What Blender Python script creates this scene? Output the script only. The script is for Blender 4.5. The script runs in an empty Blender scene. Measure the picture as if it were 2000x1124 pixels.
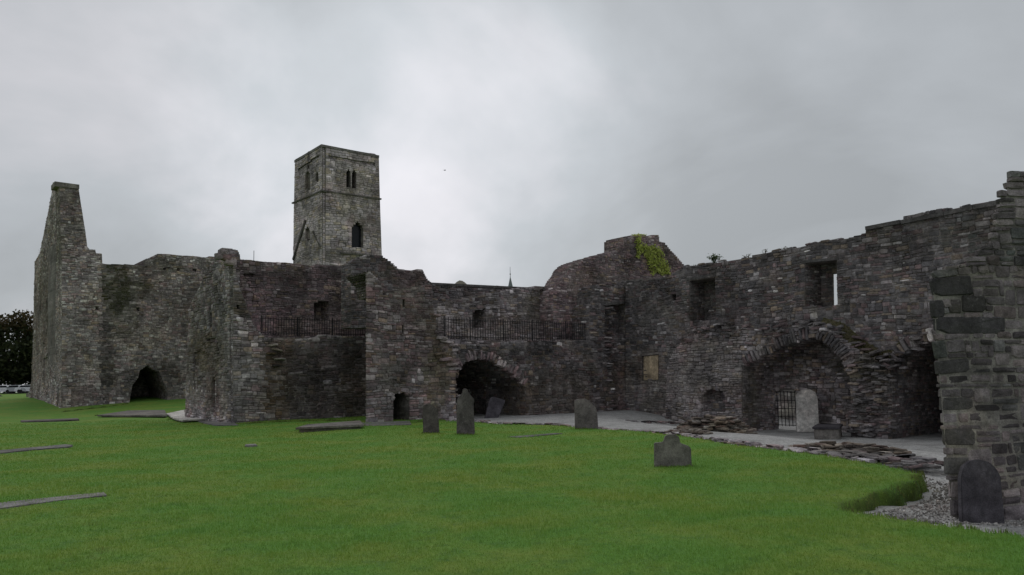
import bpy, bmesh, math, random
import numpy as np
from mathutils import Matrix, Vector
from mathutils.bvhtree import BVHTree

random.seed(11); rng = np.random.default_rng(11)
SC = bpy.context.scene; COL = SC.collection

# ------------------------------------------------------------------ camera, sky, sun, exposure
FPX, CAMH, ROLL, HY = 1570.0, 1.9, -0.02, 742.0
_p = math.atan((HY-562)/FPX)
_F = np.array([0, math.cos(_p), math.sin(_p)]); _R = np.array([1., 0, 0]); _U = np.array([0, -math.sin(_p), math.cos(_p)])
_R2 = _R*math.cos(ROLL)+_U*math.sin(ROLL); _U2 = _U*math.cos(ROLL)-_R*math.sin(ROLL)
CP = np.array([0, 0, CAMH])
cd = bpy.data.cameras.new('camera'); cam = bpy.data.objects.new('camera', cd); COL.objects.link(cam)
cd.sensor_width = 36; cd.lens = 36*FPX/2000; cd.clip_end = 3000; cd.clip_start = .1
m = Matrix.Identity(4)
for i in range(3):
    m[i][0] = _R2[i]; m[i][1] = _U2[i]; m[i][2] = -_F[i]; m[i][3] = CP[i]
cam.matrix_world = m
SC.camera = cam

world = bpy.data.worlds.new('World'); SC.world = world; world.use_nodes = True
SUN_EL, SUN_AZ = 48.0, -12.0      # azimuth from +Y towards +X, a veiled sun behind the ruin
def make_sky():
    nt = world.node_tree; nt.nodes.clear(); N = nt.nodes.new; L = nt.links.new
    out = N('ShaderNodeOutputWorld'); bg = N('ShaderNodeBackground'); bg.inputs['Strength'].default_value = 1.0
    sky = N('ShaderNodeTexSky'); sky.sky_type = 'NISHITA'; sky.sun_disc = False
    sky.sun_elevation = math.radians(SUN_EL); sky.sun_rotation = math.radians(SUN_AZ)
    sc = N('ShaderNodeVectorMath'); sc.operation = 'SCALE'; sc.inputs['Scale'].default_value = 0.06; L(sky.outputs[0], sc.inputs[0])
    tc = N('ShaderNodeTexCoord'); sep = N('ShaderNodeSeparateXYZ'); L(tc.outputs['Generated'], sep.inputs[0])
    mx = N('ShaderNodeMath'); mx.operation = 'MAXIMUM'; mx.inputs[1].default_value = 0.0; L(sep.outputs['Z'], mx.inputs[0])
    ad = N('ShaderNodeMath'); ad.inputs[1].default_value = 0.42; L(mx.outputs[0], ad.inputs[0])
    dv = []
    for ax in 'XY':
        d = N('ShaderNodeMath'); d.operation = 'DIVIDE'; L(sep.outputs[ax], d.inputs[0]); L(ad.outputs[0], d.inputs[1]); dv.append(d)
    cb = N('ShaderNodeCombineXYZ'); L(dv[0].outputs[0], cb.inputs[0]); L(dv[1].outputs[0], cb.inputs[1])
    mp = N('ShaderNodeMapping'); mp.inputs['Location'].default_value = (3.1, 1.7, 0); mp.inputs['Scale'].default_value = (1.6, 1.35, 1); mp.inputs['Rotation'].default_value = (0, 0, .5)
    L(cb.outputs[0], mp.inputs[0])
    n1 = N('ShaderNodeTexNoise'); n1.inputs['Scale'].default_value = .9; n1.inputs['Detail'].default_value = 6; n1.inputs['Roughness'].default_value = .52; n1.inputs['Distortion'].default_value = .4
    L(mp.outputs[0], n1.inputs['Vector'])
    cr = N('ShaderNodeValToRGB'); e = cr.color_ramp.elements
    e[0].position = .34; e[0].color = (.375, .395, .412, 1); e[1].position = .66; e[1].color = (.63, .625, .655, 1)
    mid = cr.color_ramp.elements.new(.5); mid.color = (.46, .485, .51, 1)
    L(n1.outputs[0], cr.inputs[0])
    # glow of the veiled sun through the cloud: centre of the picture, a little left
    g = np.array(px_dir(800, 300)); g /= np.linalg.norm(g)
    dt = N('ShaderNodeVectorMath'); dt.operation = 'DOT_PRODUCT'; L(tc.outputs['Generated'], dt.inputs[0]); dt.inputs[1].default_value = tuple(g)
    mr = N('ShaderNodeMapRange'); mr.interpolation_type = 'SMOOTHSTEP'; L(dt.outputs['Value'], mr.inputs[0])
    mr.inputs[1].default_value = .84; mr.inputs[2].default_value = 1.0; mr.inputs[3].default_value = 1.02; mr.inputs[4].default_value = 1.13
    g2 = np.array(px_dir(790, 270)); g2 /= np.linalg.norm(g2)
    n2 = N('ShaderNodeTexNoise'); n2.inputs['Scale'].default_value = 5.5; n2.inputs['Detail'].default_value = 5; n2.inputs['Roughness'].default_value = .5; L(tc.outputs['Generated'], n2.inputs['Vector'])
    d2 = N('ShaderNodeVectorMath'); d2.operation = 'DOT_PRODUCT'; L(tc.outputs['Generated'], d2.inputs[0]); d2.inputs[1].default_value = tuple(g2)
    a2 = N('ShaderNodeMath'); a2.operation = 'MULTIPLY_ADD'; L(n2.outputs[0], a2.inputs[0]); a2.inputs[1].default_value = .11; L(d2.outputs['Value'], a2.inputs[2])
    m2 = N('ShaderNodeMapRange'); m2.interpolation_type = 'SMOOTHSTEP'; L(a2.outputs[0], m2.inputs[0])
    m2.inputs[1].default_value = .985; m2.inputs[2].default_value = 1.06; m2.inputs[3].default_value = 0; m2.inputs[4].default_value = .30
    a3 = N('ShaderNodeMath'); L(mr.outputs[0], a3.inputs[0]); L(m2.outputs[0], a3.inputs[1])
    mu = N('ShaderNodeVectorMath'); mu.operation = 'SCALE'; L(cr.outputs[0], mu.inputs[0]); L(a3.outputs[0], mu.inputs['Scale'])
    hz = N('ShaderNodeMapRange'); L(mx.outputs[0], hz.inputs[0]); hz.inputs[1].default_value = 0; hz.inputs[2].default_value = .22; hz.inputs[3].default_value = .86; hz.inputs[4].default_value = 1.0
    mh = N('ShaderNodeVectorMath'); mh.operation = 'SCALE'; L(mu.outputs[0], mh.inputs[0]); L(hz.outputs[0], mh.inputs['Scale']); mu = mh
    mix = N('ShaderNodeMixRGB'); mix.inputs[0].default_value = .94; L(sc.outputs[0], mix.inputs[1]); L(mu.outputs[0], mix.inputs[2])
    L(mix.outputs[0], bg.inputs[0]); L(bg.outputs[0], out.inputs[0])
def px_dir(px, py): return _F*FPX+_R2*(px-1000)+_U2*(562-py)
make_sky()
sd = bpy.data.lights.new('sun', 'SUN'); sun = bpy.data.objects.new('sun', sd); COL.objects.link(sun)
sd.energy = 0.7; sd.angle = math.radians(50); sd.color = (1, .97, .92)
_a, _e = math.radians(SUN_AZ), math.radians(SUN_EL)
_sd = Vector((math.sin(_a)*math.cos(_e), math.cos(_a)*math.cos(_e), math.sin(_e)))
sun.rotation_euler = _sd.to_track_quat('Z', 'Y').to_euler(); sun.location = (0, 0, 60)
SC.view_settings.view_transform = 'Standard'; SC.view_settings.look = 'None'
SC.view_settings.exposure = 0.0; SC.view_settings.gamma = 1.0; SC.view_settings.use_curve_mapping = False
SC.render.engine = 'CYCLES'
SC.cycles.max_bounces = 6; SC.cycles.diffuse_bounces = 3

# ------------------------------------------------------------------ surveying helpers (photograph -> metres)
def ground(px, py, z=0.0):
    d = px_dir(px, py); s = (z-CAMH)/d[2]; p = CP+d*s
    return np.array([p[0], p[1]])
def project(w):
    w = np.asarray(w, float)-CP; z = w@_F
    return 1000+FPX*(w@_R2)/z, 562-FPX*(w@_U2)/z, z
class Plane:
    """A vertical wall plane: foot point, direction of its length, v upwards, depth into the wall."""
    def __init__(s, p, deg):
        s.p = np.array(p, float); s.a = math.radians(deg); s.deg = deg
        s.e = np.array([math.cos(s.a), math.sin(s.a)]); s.n = np.array([-math.sin(s.a), math.cos(s.a)])
    def uv(s, px, py, dep=0.0):
        d = px_dir(px, py); q = s.p+s.n*dep
        A = np.array([[d[0], -s.e[0]], [d[1], -s.e[1]]]); k, u = np.linalg.solve(A, q)
        return u, CAMH+k*d[2]
    def w(s, u, v, dep=0.0):
        q = s.p+s.e*u+s.n*dep
        return np.array([q[0], q[1], v])
    def back(s, d): return Plane(s.p+s.n*d, s.deg)
E1, E2 = -51.5, 38.5     # the two directions of the friary's walls

# ------------------------------------------------------------------ materials
def nmat(name):
    mt = bpy.data.materials.new(name); mt.use_nodes = True; nt = mt.node_tree
    b = nt.nodes['Principled BSDF']; b.inputs['Roughness'].default_value = .95
    b.inputs['Specular IOR Level'].default_value = .2
    return mt, nt, b
def noise(nt, scale, detail=4, rough=.6, vec=None, dist=0):
    n = nt.nodes.new('ShaderNodeTexNoise'); n.inputs['Scale'].default_value = scale; n.inputs['Detail'].default_value = detail
    n.inputs['Roughness'].default_value = rough; n.inputs['Distortion'].default_value = dist
    if vec is not None: nt.links.new(vec, n.inputs['Vector'])
    return n.outputs[0]
def rng_map(nt, v, a, b, c, d):
    m_ = nt.nodes.new('ShaderNodeMapRange'); nt.links.new(v, m_.inputs[0])
    for i, x in enumerate((a, b, c, d)): m_.inputs[i+1].default_value = x
    return m_.outputs[0]
def mixc(nt, f, a, b, mode='MIX'):
    m_ = nt.nodes.new('ShaderNodeMixRGB'); m_.blend_type = mode
    for i, x in enumerate((f, a, b)):
        if hasattr(x, 'is_linked'): nt.links.new(x, m_.inputs[i])
        elif isinstance(x, (int, float)): m_.inputs[i].default_value = x
        else: m_.inputs[i].default_value = (*x, 1)
    return m_.outputs[0]
def math_(nt, op, a, b):
    m_ = nt.nodes.new('ShaderNodeMath'); m_.operation = op
    for i, x in enumerate((a, b)):
        if hasattr(x, 'is_linked'): nt.links.new(x, m_.inputs[i])
        else: m_.inputs[i].default_value = x
    return m_.outputs[0]
def bump(nt, b, h, dist, strength=1):
    bn = nt.nodes.new('ShaderNodeBump'); bn.inputs['Distance'].default_value = dist; bn.inputs['Strength'].default_value = strength
    nt.links.new(h, bn.inputs['Height']); nt.links.new(bn.outputs[0], b.inputs['Normal'])
def geo_pos(nt): return nt.nodes.new('ShaderNodeNewGeometry').outputs['Position']
def stone_material(name, source, lichen=.5, moss=.5, grain=1.0):
    mt, nt, b = nmat(name); P = geo_pos(nt)
    if source == 'object':
        c = nt.nodes.new('ShaderNodeObjectInfo').outputs['Color']
    elif source == 'attr':
        a = nt.nodes.new('ShaderNodeAttribute'); a.attribute_name = 'col'; c = a.outputs['Color']
    else:
        r = nt.nodes.new('ShaderNodeRGB'); r.outputs[0].default_value = (*source, 1); c = r.outputs[0]
    n1 = noise(nt, 7, 6, .7, P); n2 = noise(nt, 46, 5, .75, P); nl = noise(nt, .33, 4, .6, P, .4)
    c = mixc(nt, 1, c, rng_map(nt, n1, .3, .7, .62, 1.4), 'MULTIPLY')
    c = mixc(nt, 1, c, rng_map(nt, n2, .3, .7, .62, 1.38), 'MULTIPLY')
    nh = noise(nt, .55, 5, .65, P, .6); sepc = nt.nodes.new('ShaderNodeSeparateColor')
    nhn = nh.node; nt.links.new(nhn.outputs['Color'], sepc.inputs[0])
    c = mixc(nt, rng_map(nt, sepc.outputs[0], .5, .68, 0, .8*moss+.1), c, mixc(nt, 1, c, (1.13, .925, .92), 'MULTIPLY'))
    c = mixc(nt, rng_map(nt, sepc.outputs[1], .5, .68, 0, .8*moss+.1), c, mixc(nt, 1, c, (1.03, 1.0, .78), 'MULTIPLY'))
    c = mixc(nt, 1, c, rng_map(nt, sepc.outputs[2], .35, .65, .66, 1.42), 'MULTIPLY')
    c = mixc(nt, 1, c, rng_map(nt, noise(nt, 1.9, 5, .7, P, .8), .34, .66, .72, 1.3), 'MULTIPLY')
    c = mixc(nt, 1, c, (1.045, 1.0, .985), 'MULTIPLY')
    # broad weathering: dark algae and damp runs, stretched down the wall
    mp = nt.nodes.new('ShaderNodeMapping'); mp.inputs['Scale'].default_value = (1.1, 1.1, .22); nt.links.new(P, mp.inputs[0])
    ns = noise(nt, .8, 5, .65, mp.outputs[0])
    c = mixc(nt, rng_map(nt, ns, .54, .70, 0, .6*moss+.1), c, (.04, .037, .033))
    c = mixc(nt, rng_map(nt, nl, .58, .72, 0, .5*moss), c, (.075, .075, .04))
    # lichen: pale crusts in spots
    nv = noise(nt, 8.5, 7, .78, P)
    c = mixc(nt, rng_map(nt, nv, .61, .66, 0, .75*lichen), c, (.36, .355, .335))
    nt.links.new(c, b.inputs['Base Color'])
    h = mixc(nt, .5, n1, n2); bump(nt, b, h, .03*grain, .9)
    return mt
M = {}
M['stone'] = stone_material('rubble_stone', 'object')
M['mass'] = stone_material('rubble_stone_mass', 'attr')
M['mortar'] = stone_material('old_mortar', 'attr', .3, .6)
M['slate'] = stone_material('grave_slate', (.115, .106, .107), .6, .12, .4)
M['pale_slab'] = stone_material('pale_limestone', (.46, .46, .44), .3, .3, .4)
M['tomb'] = stone_material('tomb_stone', (.16, .155, .145), .6, .4, .5)
M['ochre'] = stone_material('ochre_plaster', (.40, .335, .235), .25, .12, .5)
M['ledger'] = stone_material('ledger_stone', (.155, .155, .155), .6, .3, .4)
M['dark_slate'] = stone_material('dark_slate', (.062, .060, .070), .2, .1, .4)
M['chest'] = stone_material('chest_stone', (.05, .048, .055), .2, .1, .4)
def plain(name, c, rough=.6, metal=0):
    mt, nt, b = nmat(name); P = geo_pos(nt)
    nt.links.new(mixc(nt, 1, c, rng_map(nt, noise(nt, 9, 4, .6, P), .3, .7, .75, 1.2), 'MULTIPLY'), b.inputs['Base Color'])
    b.inputs['Roughness'].default_value = rough; b.inputs['Metallic'].default_value = metal
    return mt
M['iron'] = plain('black_iron', (.018, .018, .02), .55)
M['dark_glass'] = plain('dark_glass', (.012, .014, .018), .25)
M['spire'] = plain('spire_slate', (.17, .19, .20), .7)
M['finial'] = plain('finial_stone', (.33, .29, .26), .9)
M['bark'] = plain('bark', (.05, .04, .03), .95)
M['car_white'] = plain('car_paint_white', (.75, .76, .78), .3); M['car_grey'] = plain('car_paint_silver', (.42, .44, .46), .3)
M['tyre'] = plain('tyre', (.02, .02, .02), .8)
def leaf(name, c1, c2, trans=.3, tint=False):
    mt, nt, b = nmat(name)
    g = nt.nodes.new('ShaderNodeNewGeometry')
    c = mixc(nt, g.outputs['Random Per Island'], c1, c2)
    if tint:
        P = geo_pos(nt)
        c = mixc(nt, rng_map(nt, noise(nt, .42, 5, .65, P), .42, .62, 0, .8), c, mixc(nt, 1, c, (1.42, 1.02, 1.0), 'MULTIPLY'))
        c = mixc(nt, rng_map(nt, noise(nt, 1.6, 6, .7, P), .52, .68, 0, .85), c, mixc(nt, 1, c, (.66, .78, .8), 'MULTIPLY'))
        c = mixc(nt, rng_map(nt, noise(nt, .9, 6, .7, P), .6, .72, 0, .6), c, (.2, .19, .085))
    nt.links.new(c, b.inputs['Base Color']); b.inputs['Roughness'].default_value = .6
    tr = nt.nodes.new('ShaderNodeBsdfTranslucent'); nt.links.new(c, tr.inputs[0])
    mx = nt.nodes.new('ShaderNodeMixShader'); mx.inputs[0].default_value = trans
    nt.links.new(b.outputs[0], mx.inputs[1]); nt.links.new(tr.outputs[0], mx.inputs[2]); nt.links.new(mx.outputs[0], nt.nodes['Material Output'].inputs[0])
    return mt
M['ivy'] = leaf('ivy_leaf', (.32, .40, .07), (.52, .56, .16))
M['shrub'] = leaf('shrub_leaf', (.04, .075, .02), (.09, .13, .04))
M['tree_leaf'] = leaf('tree_leaf', (.02, .032, .014), (.06, .07, .026)); M['autumn_leaf'] = leaf('autumn_leaf', (.035, .036, .014), (.10, .07, .03))
M['weed'] = leaf('weed_leaf', (.075, .085, .032), (.15, .13, .06)); M['blade'] = leaf('grass_blade', (.158, .318, .056), (.215, .37, .076), .4, True)
M['edge_blade'] = leaf('edge_grass_blade', (.085, .13, .032), (.19, .20, .07), .35)
def grass_material():
    mt, nt, b = nmat('mown_grass'); P = geo_pos(nt)
    big = noise(nt, .42, 5, .65, P); mid = noise(nt, 3.2, 5, .7, P); fine = noise(nt, 38, 3, .7, P)
    c = mixc(nt, rng_map(nt, big, .42, .62, 0, 1), (.110, .246, .036), (.178, .258, .042))
    c = mixc(nt, rng_map(nt, mid, .5, .72, 0, .8), c, (.072, .165, .036))
    c = mixc(nt, rng_map(nt, noise(nt, 1.1, 6, .7, P), .6, .75, 0, .5), c, (.165, .20, .07))
    c = mixc(nt, 1, c, rng_map(nt, fine, .25, .75, .6, 1.35), 'MULTIPLY')
    # where the turf is cut at the gravel edge bare soil shows
    a = nt.nodes.new('ShaderNodeAttribute'); a.attribute_name = 'soil'
    c = mixc(nt, math_(nt, 'MULTIPLY', a.outputs['Fac'], rng_map(nt, mid, .35, .6, .6, 1)), c, (.045, .038, .02))
    nt.links.new(c, b.inputs['Base Color']); bump(nt, b, mixc(nt, .5, mid, fine), .05, 1)
    return mt
M['grass'] = grass_material()
def gravel_material():
    mt, nt, b = nmat('grey_gravel'); P = geo_pos(nt)
    v = nt.nodes.new('ShaderNodeTexVoronoi'); v.inputs['Scale'].default_value = 26; nt.links.new(P, v.inputs['Vector'])
    hs = nt.nodes.new('ShaderNodeSeparateColor'); nt.links.new(v.outputs['Color'], hs.inputs[0])
    c = mixc(nt, rng_map(nt, hs.outputs[0], 0, 1, 0, 1), (.25, .246, .24), (.55, .545, .535))
    c = mixc(nt, rng_map(nt, noise(nt, .9, 6, .75, P, .5), .46, .66, 0, .75), c, (.2, .195, .185))
    nt.links.new(c, b.inputs['Base Color'])
    bump(nt, b, math_(nt, 'SUBTRACT', 1.0, v.outputs['Distance']), .03, 1)
    return mt
M['gravel'] = gravel_material()
M['asphalt'] = plain('car_park_asphalt', (.06, .06, .065), .9)
M['path'] = plain('path_stone', (.2, .195, .185), .9)

# ------------------------------------------------------------------ object helpers
def link(o): COL.objects.link(o); return o
def mesh_obj(name, verts, faces, mat, parent=None, flat=True):
    me = bpy.data.meshes.new(name); me.from_pydata([tuple(v) for v in verts], [], faces)
    if not flat: me.shade_smooth()
    me.materials.append(mat); o = link(bpy.data.objects.new(name, me))
    if parent is not None:
        o.parent = parent; o.location = -parent.location if parent.type == 'EMPTY' else (0, 0, 0)
    return o
def bm_obj(name, bm, mat, parent=None, smooth=False):
    me = bpy.data.meshes.new(name); bm.normal_update(); bm.to_mesh(me); bm.free()
    if smooth: me.shade_smooth()
    me.materials.append(mat); o = link(bpy.data.objects.new(name, me))
    if parent is not None: o.parent = parent
    return o
def tag(o, label, cat, group=None, kind=None):
    if label: o['label'] = label
    if cat: o['category'] = cat
    if group: o['group'] = group
    if kind: o['kind'] = kind
    return o
def thing(name, label, cat, loc, rotz=0.0, group=None):
    o = link(bpy.data.objects.new(name, None)); o.empty_display_size = .3
    o.location = loc; o.rotation_euler = (0, 0, rotz)
    return tag(o, label, cat, group)
def structure(o): o['kind'] = 'structure'; return o
def bm_box(bm, x0, x1, y0, y1, z0, z1, mtx=None):
    vs = [bm.verts.new((x, y, z)) for x in (x0, x1) for y in (y0, y1) for z in (z0, z1)]
    for f in ((0, 1, 3, 2), (4, 6, 7, 5), (0, 4, 5, 1), (2, 3, 7, 6), (0, 2, 6, 4), (1, 5, 7, 3)): bm.faces.new([vs[i] for i in f])
    if mtx is not None: bmesh.ops.transform(bm, matrix=mtx, verts=vs)
    return vs
def bm_tube(bm, pts, rad, sides=6):
    rings = []
    for i, p in enumerate(pts):
        p = Vector(p); r = rad[i] if hasattr(rad, '__len__') else rad
        d = (Vector(pts[min(i+1, len(pts)-1)])-Vector(pts[max(i-1, 0)])).normalized()
        q = d.to_track_quat('Z', 'Y')
        rings.append([bm.verts.new(p+q@Vector((r*math.cos(k*2*math.pi/sides), r*math.sin(k*2*math.pi/sides), 0))) for k in range(sides)])
    for a, b in zip(rings, rings[1:]):
        for k in range(sides): bm.faces.new((a[k], a[(k+1) % sides], b[(k+1) % sides], b[k]))
    bm.faces.new(rings[0][::-1]); bm.faces.new(rings[-1])

# ------------------------------------------------------------------ masonry: every stone is geometry
NV = 28; UV_ = []
def unit_stone(r):
    """A rough block: local x,z in +-0.5, y from 0 (bedded) to -1 (face)."""
    c = r.uniform(.05, .16, 8); j = lambda s, n=1: r.uniform(-s, s, n)
    base = []
    for k, (sx, sz) in enumerate(((-1, -1), (1, -1), (1, 1), (-1, 1))):
        cx, cz = r.uniform(.03, .17), r.uniform(.05, .26)
        A = (sx*(.5-cx), sz*.5); B = (sx*.5, sz*(.5-cz))
        base += [B, A] if k in (0, 2) else [A, B]
    base = np.array(base); base += r.uniform(-.022, .022, base.shape)
    sh = r.uniform(-.1, .1)
    base[:, 0] += base[:, 1]*sh*.5
    v = []
    for y, s in ((0, 1.0), (-.62, .985), (-.93, .87)):
        q = base*s
        yy = np.full(8, y) + (r.uniform(-.13, .1, 8) if y < -.5 else 0) + (base[:, 0]*r.uniform(-.12, .12)+base[:, 1]*r.uniform(-.12, .12) if y < -.5 else 0)
        v.append(np.stack([q[:, 0], yy, q[:, 1]], 1))
    v.append(np.array([[r.uniform(-.2, .2), -1.02+r.uniform(-.1, .05), r.uniform(-.15, .15)]]))
    return np.concatenate(v)
VAR = [unit_stone(rng) for _ in range(28)]
SF = [(k, (k+1) % 8, 8+(k+1) % 8, 8+k) for k in range(8)]+[(8+k, 8+(k+1) % 8, 16+(k+1) % 8, 16+k) for k in range(8)]+[(16+k, 16+(k+1) % 8, 24) for k in range(8)]
STONE_ME = []
for k, v in enumerate(VAR):
    me = bpy.data.meshes.new('stone'); me.from_pydata([tuple(x) for x in v], [], SF)
    me.shade_flat(); me.materials.append(M['stone']); STONE_ME.append(me)

PAL = {   # name: [(weight, colour)]
 'grey': [(5, (0.273, 0.257, 0.266)), (4, (0.209, 0.198, 0.212)), (3, (0.337, 0.319, 0.331)), (2, (0.246, 0.198, 0.208)), (1.6, (0.300, 0.257, 0.221)), (.9, (0.463, 0.443, 0.463)), (.25, (0.500, 0.487, 0.530))],
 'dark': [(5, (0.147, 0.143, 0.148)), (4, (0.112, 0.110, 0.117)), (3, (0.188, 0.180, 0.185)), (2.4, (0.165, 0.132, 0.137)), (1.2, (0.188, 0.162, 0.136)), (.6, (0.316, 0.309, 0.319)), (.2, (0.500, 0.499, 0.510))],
 'red':  [(4, (0.205, 0.165, 0.176)), (4, (0.165, 0.138, 0.150)), (3, (0.243, 0.216, 0.220)), (3, (0.243, 0.182, 0.191)), (1.6, (0.260, 0.211, 0.175)), (.8, (0.416, 0.381, 0.394))],
 'tower': [(5, (0.413, 0.388, 0.404)), (4, (0.343, 0.323, 0.337)), (3, (0.496, 0.461, 0.467)), (2, (0.427, 0.383, 0.325)), (.9, (0.554, 0.520, 0.568))],
 'near': [(5, (0.142, 0.130, 0.140)), (4, (0.113, 0.105, 0.112)), (3, (0.182, 0.166, 0.172)), (2, (0.162, 0.140, 0.144)), (.7, (0.156, 0.157, 0.161)), (.6, (0.263, 0.240, 0.246))],
}
PVAR = {'near': 1.25, 'tower': .45, 'red': .8, 'dark': .85}
PAL['pale_grey'] = [(w, tuple(min(.5, v*f) for v, f in zip(c, (1.22, 1.2, 1.17)))) for w, c in PAL['grey']]
PAL['brown'] = [(w, tuple(v*f for v, f in zip(c, (1.0, .99, .98)))) for w, c in PAL['red']]+PAL['grey'][:3]
def pick(pal):
    ps = PAL[pal]; t = random.random()*sum(w for w, _ in ps)
    for w, c in ps:
        t -= w
        if t <= 0: break
    k = 1+(random.uniform(.6, 1.42)-1)*PVAR.get(pal, 1)
    return np.array(c)*k
def inside(poly, x, y):
    r = False; n = len(poly)
    for i in range(n):
        (x1, y1), (x2, y2) = poly[i], poly[(i+1) % n]
        if (y1 > y) != (y2 > y) and x < x1+(y-y1)*(x2-x1)/(y2-y1): r = not r
    return r
def spans(poly, v):
    xs = []
    for i in range(len(poly)):
        (u1, v1), (u2, v2) = poly[i], poly[(i+1) % len(poly)]
        if (v1 > v) != (v2 > v): xs.append(u1+(v-v1)*(u2-u1)/(v2-v1))
    xs.sort()
    return list(zip(xs[::2], xs[1::2]))
class Masonry:
    """One ruin thing: faces of coursed rubble sharing a core, stones collected for later linking."""
    all = []
    def __init__(s, name, label, cat, loc, group=None, mortar=(.16, .152, .147)):
        s.t = thing(name, label, cat, loc, 0, group); s.cv, s.cf, s.cc = [], [], []; s.st = []; s.mortar = mortar; s.extra = []; s.ph = random.uniform(0, 6)
        Masonry.all.append(s)
    def box(s, pl, u0, u1, d0, d1, v0, v1, col=None, skew=0.0):
        b = len(s.cv); q0 = u0
        for u in (u0, u1):
            for d in (d0, d1):
                for v in (v0, v1): s.cv.append(pl.w(u+(skew*d if u == q0 else 0), v, d))
        for f in ((0, 1, 3, 2), (4, 6, 7, 5), (0, 4, 5, 1), (2, 3, 7, 6), (0, 2, 6, 4), (1, 5, 7, 3)): s.cf.append(tuple(b+i for i in f))
        c = np.array(col if col is not None else s.mortar)
        s.cc += [c*random.uniform(.8, 1.2)]*8
    def stone(s, pos, ang, size, col, tilt=0.0, name='stone', pitch=0.0):
        s.st.append((np.array(pos, float), ang, tilt, np.array(size, float), np.array(col), random.randrange(len(VAR)), random.choice((1, -1)), name, pitch))
    def face(s, pl, outline, holes=(), thick=1.0, skew=0.0, row=(.09, .19), wid=(.2, .62), pal='grey', stains=(), prot=(.015, .06), rsv=(), vmin=-2.0, big=.28, gap=.018, jambs=True, exm=.05, front=True, palf=None):
        poly = [pl.uv(*p) for p in outline]
        hs = []
        for h in holes:
            pd = h[2] if len(h) > 2 else 0.0
            hs.append(([pl.uv(x, y, pd) for x, y in h[0]], 99 if h[1] is None else h[1]))
        rs = []
        for quad, c in rsv:
            q = [pl.uv(*p) for p in quad]; us = [a for a, _ in q]; vs = [b for _, b in q]
            rs.append((min(us), max(us), min(vs), max(vs)))
            s.put(pl, (min(us)+max(us))/2, (min(vs)+max(vs))/2, max(us)-min(us), max(vs)-min(vs), random.uniform(.02, .03), c)
        v = max(vmin, min(b for _, b in poly)); top = max(b for _, b in poly)
        snaps = sorted({b for hp, _ in hs for b in (min(y for _, y in hp), max(y for _, y in hp))} | {top})
        rows = []
        while v < top-.02:
            h = random.uniform(*row)
            for b in snaps:
                if v+.04 < b < v+h+.05: h = b-v; break
            rows.append((v, v+h)); v += h
        segs = []
        for v0, v1 in rows:
            vm = (v0+v1)/2; br = set(); base = spans(poly, vm); out = []
            hh = [(spans(hp, vm), d) for hp, d in hs]
            for a, b in base: br |= {a, b}
            for sp, _ in hh:
                for a, b in sp: br |= {a, b}
            br = sorted(br)
            for a, b in zip(br, br[1:]):
                mid = (a+b)/2
                if b-a < .01 or not any(x <= mid <= y for x, y in base): continue
                d = 0.0
                for sp, dd in hh:
                    if any(x <= mid <= y for x, y in sp): d = max(d, dd)
                if d >= thick: continue
                if out and abs(out[-1][1]-a) < .011 and out[-1][2] == d: out[-1] = (out[-1][0], b, d)
                else: out.append((a, b, d))
            segs.append(out)
        taken = [[] for _ in rows]
        for i, ((v0, v1), sg) in enumerate(zip(rows, segs)):
            for k, (a, b, d) in enumerate(sg):
                s.box(pl, a, b, d, thick, v0, v1, None, skew if k == 0 else 0.0)
                if not front: continue
                free = [(a, b)]
                tk = list(taken[i])
                for r0, r1, q0, q1 in rs:
                    if d == 0 and min(v1, q1)-max(v0, q0) > .5*(v1-v0): tk.append((r0, r1, 0.0))
                for t0, t1, td in sorted(tk):
                    if td != d: continue
                    nf = []
                    for x, y in free:
                        if t1 <= x or t0 >= y: nf.append((x, y)); continue
                        if t0-x > .05: nf.append((x, t0))
                        if y-t1 > .05: nf.append((t1, y))
                    free = nf
                for x, y in free:
                    u = x
                    while u < y-.015:
                        w = random.uniform(*wid)*(.7 if random.random() < .3 else 1)
                        if y-(u+w) < wid[0]*.7: w = y-u
                        w = min(w, y-u)
                        vt = v1
                        if random.random() < big and i+1 < len(rows) and any(p <= u+.005 and u+w <= q+.005 and dd == d for p, q, dd in segs[i+1]) and not any(t0 < u+w and t1 > u and td == d for t0, t1, td in taken[i+1]) \
                           and not any(r0 < u+w and r1 > u and q0 < rows[i+1][1] and q1 > rows[i+1][0] for r0, r1, q0, q1 in rs):
                            vt = rows[i+1][1]; taken[i+1].append((u, u+w, d))
                        wob = .02*math.sin(u*1.3+i)+random.uniform(-.008, .008)
                        pr = random.uniform(*prot)
                        ex = random.uniform(0, exm) if (u <= x+.001 or u+w >= y-.001) else 0
                        c = pick(palf(u+w/2, (v0+vt)/2) if palf else pal)
                        s.put(pl, u+w/2, (v0+vt)/2+wob*.5, w-gap+ex, vt-v0-gap*random.uniform(.5, 1.1), pr, c, d, stains)
                        u += w
                if jambs:
                    for side in ((-1, 1) if not skew else (1,)):
                        ue = a if side < 0 else b
                        nb = [q for q in sg if abs((q[1] if side < 0 else q[0])-ue) < .012 and q is not sg[k]]
                        if jambs == 'ends' and (nb or abs(ue-max(q[1] for q in sg)) > .01): continue
                        dn = nb[0][2] if nb else min(thick, d+3.0)
                        q = d+.06
                        while dn-q > .12:
                            w = min(random.uniform(.2, .5), dn-q)
                            s.put_side(pl, ue, q+w/2, (v0+v1)/2, w-gap, v1-v0-gap, random.uniform(.01, .04), pick(pal), side, stains)
                            q += w
        return rows
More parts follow.
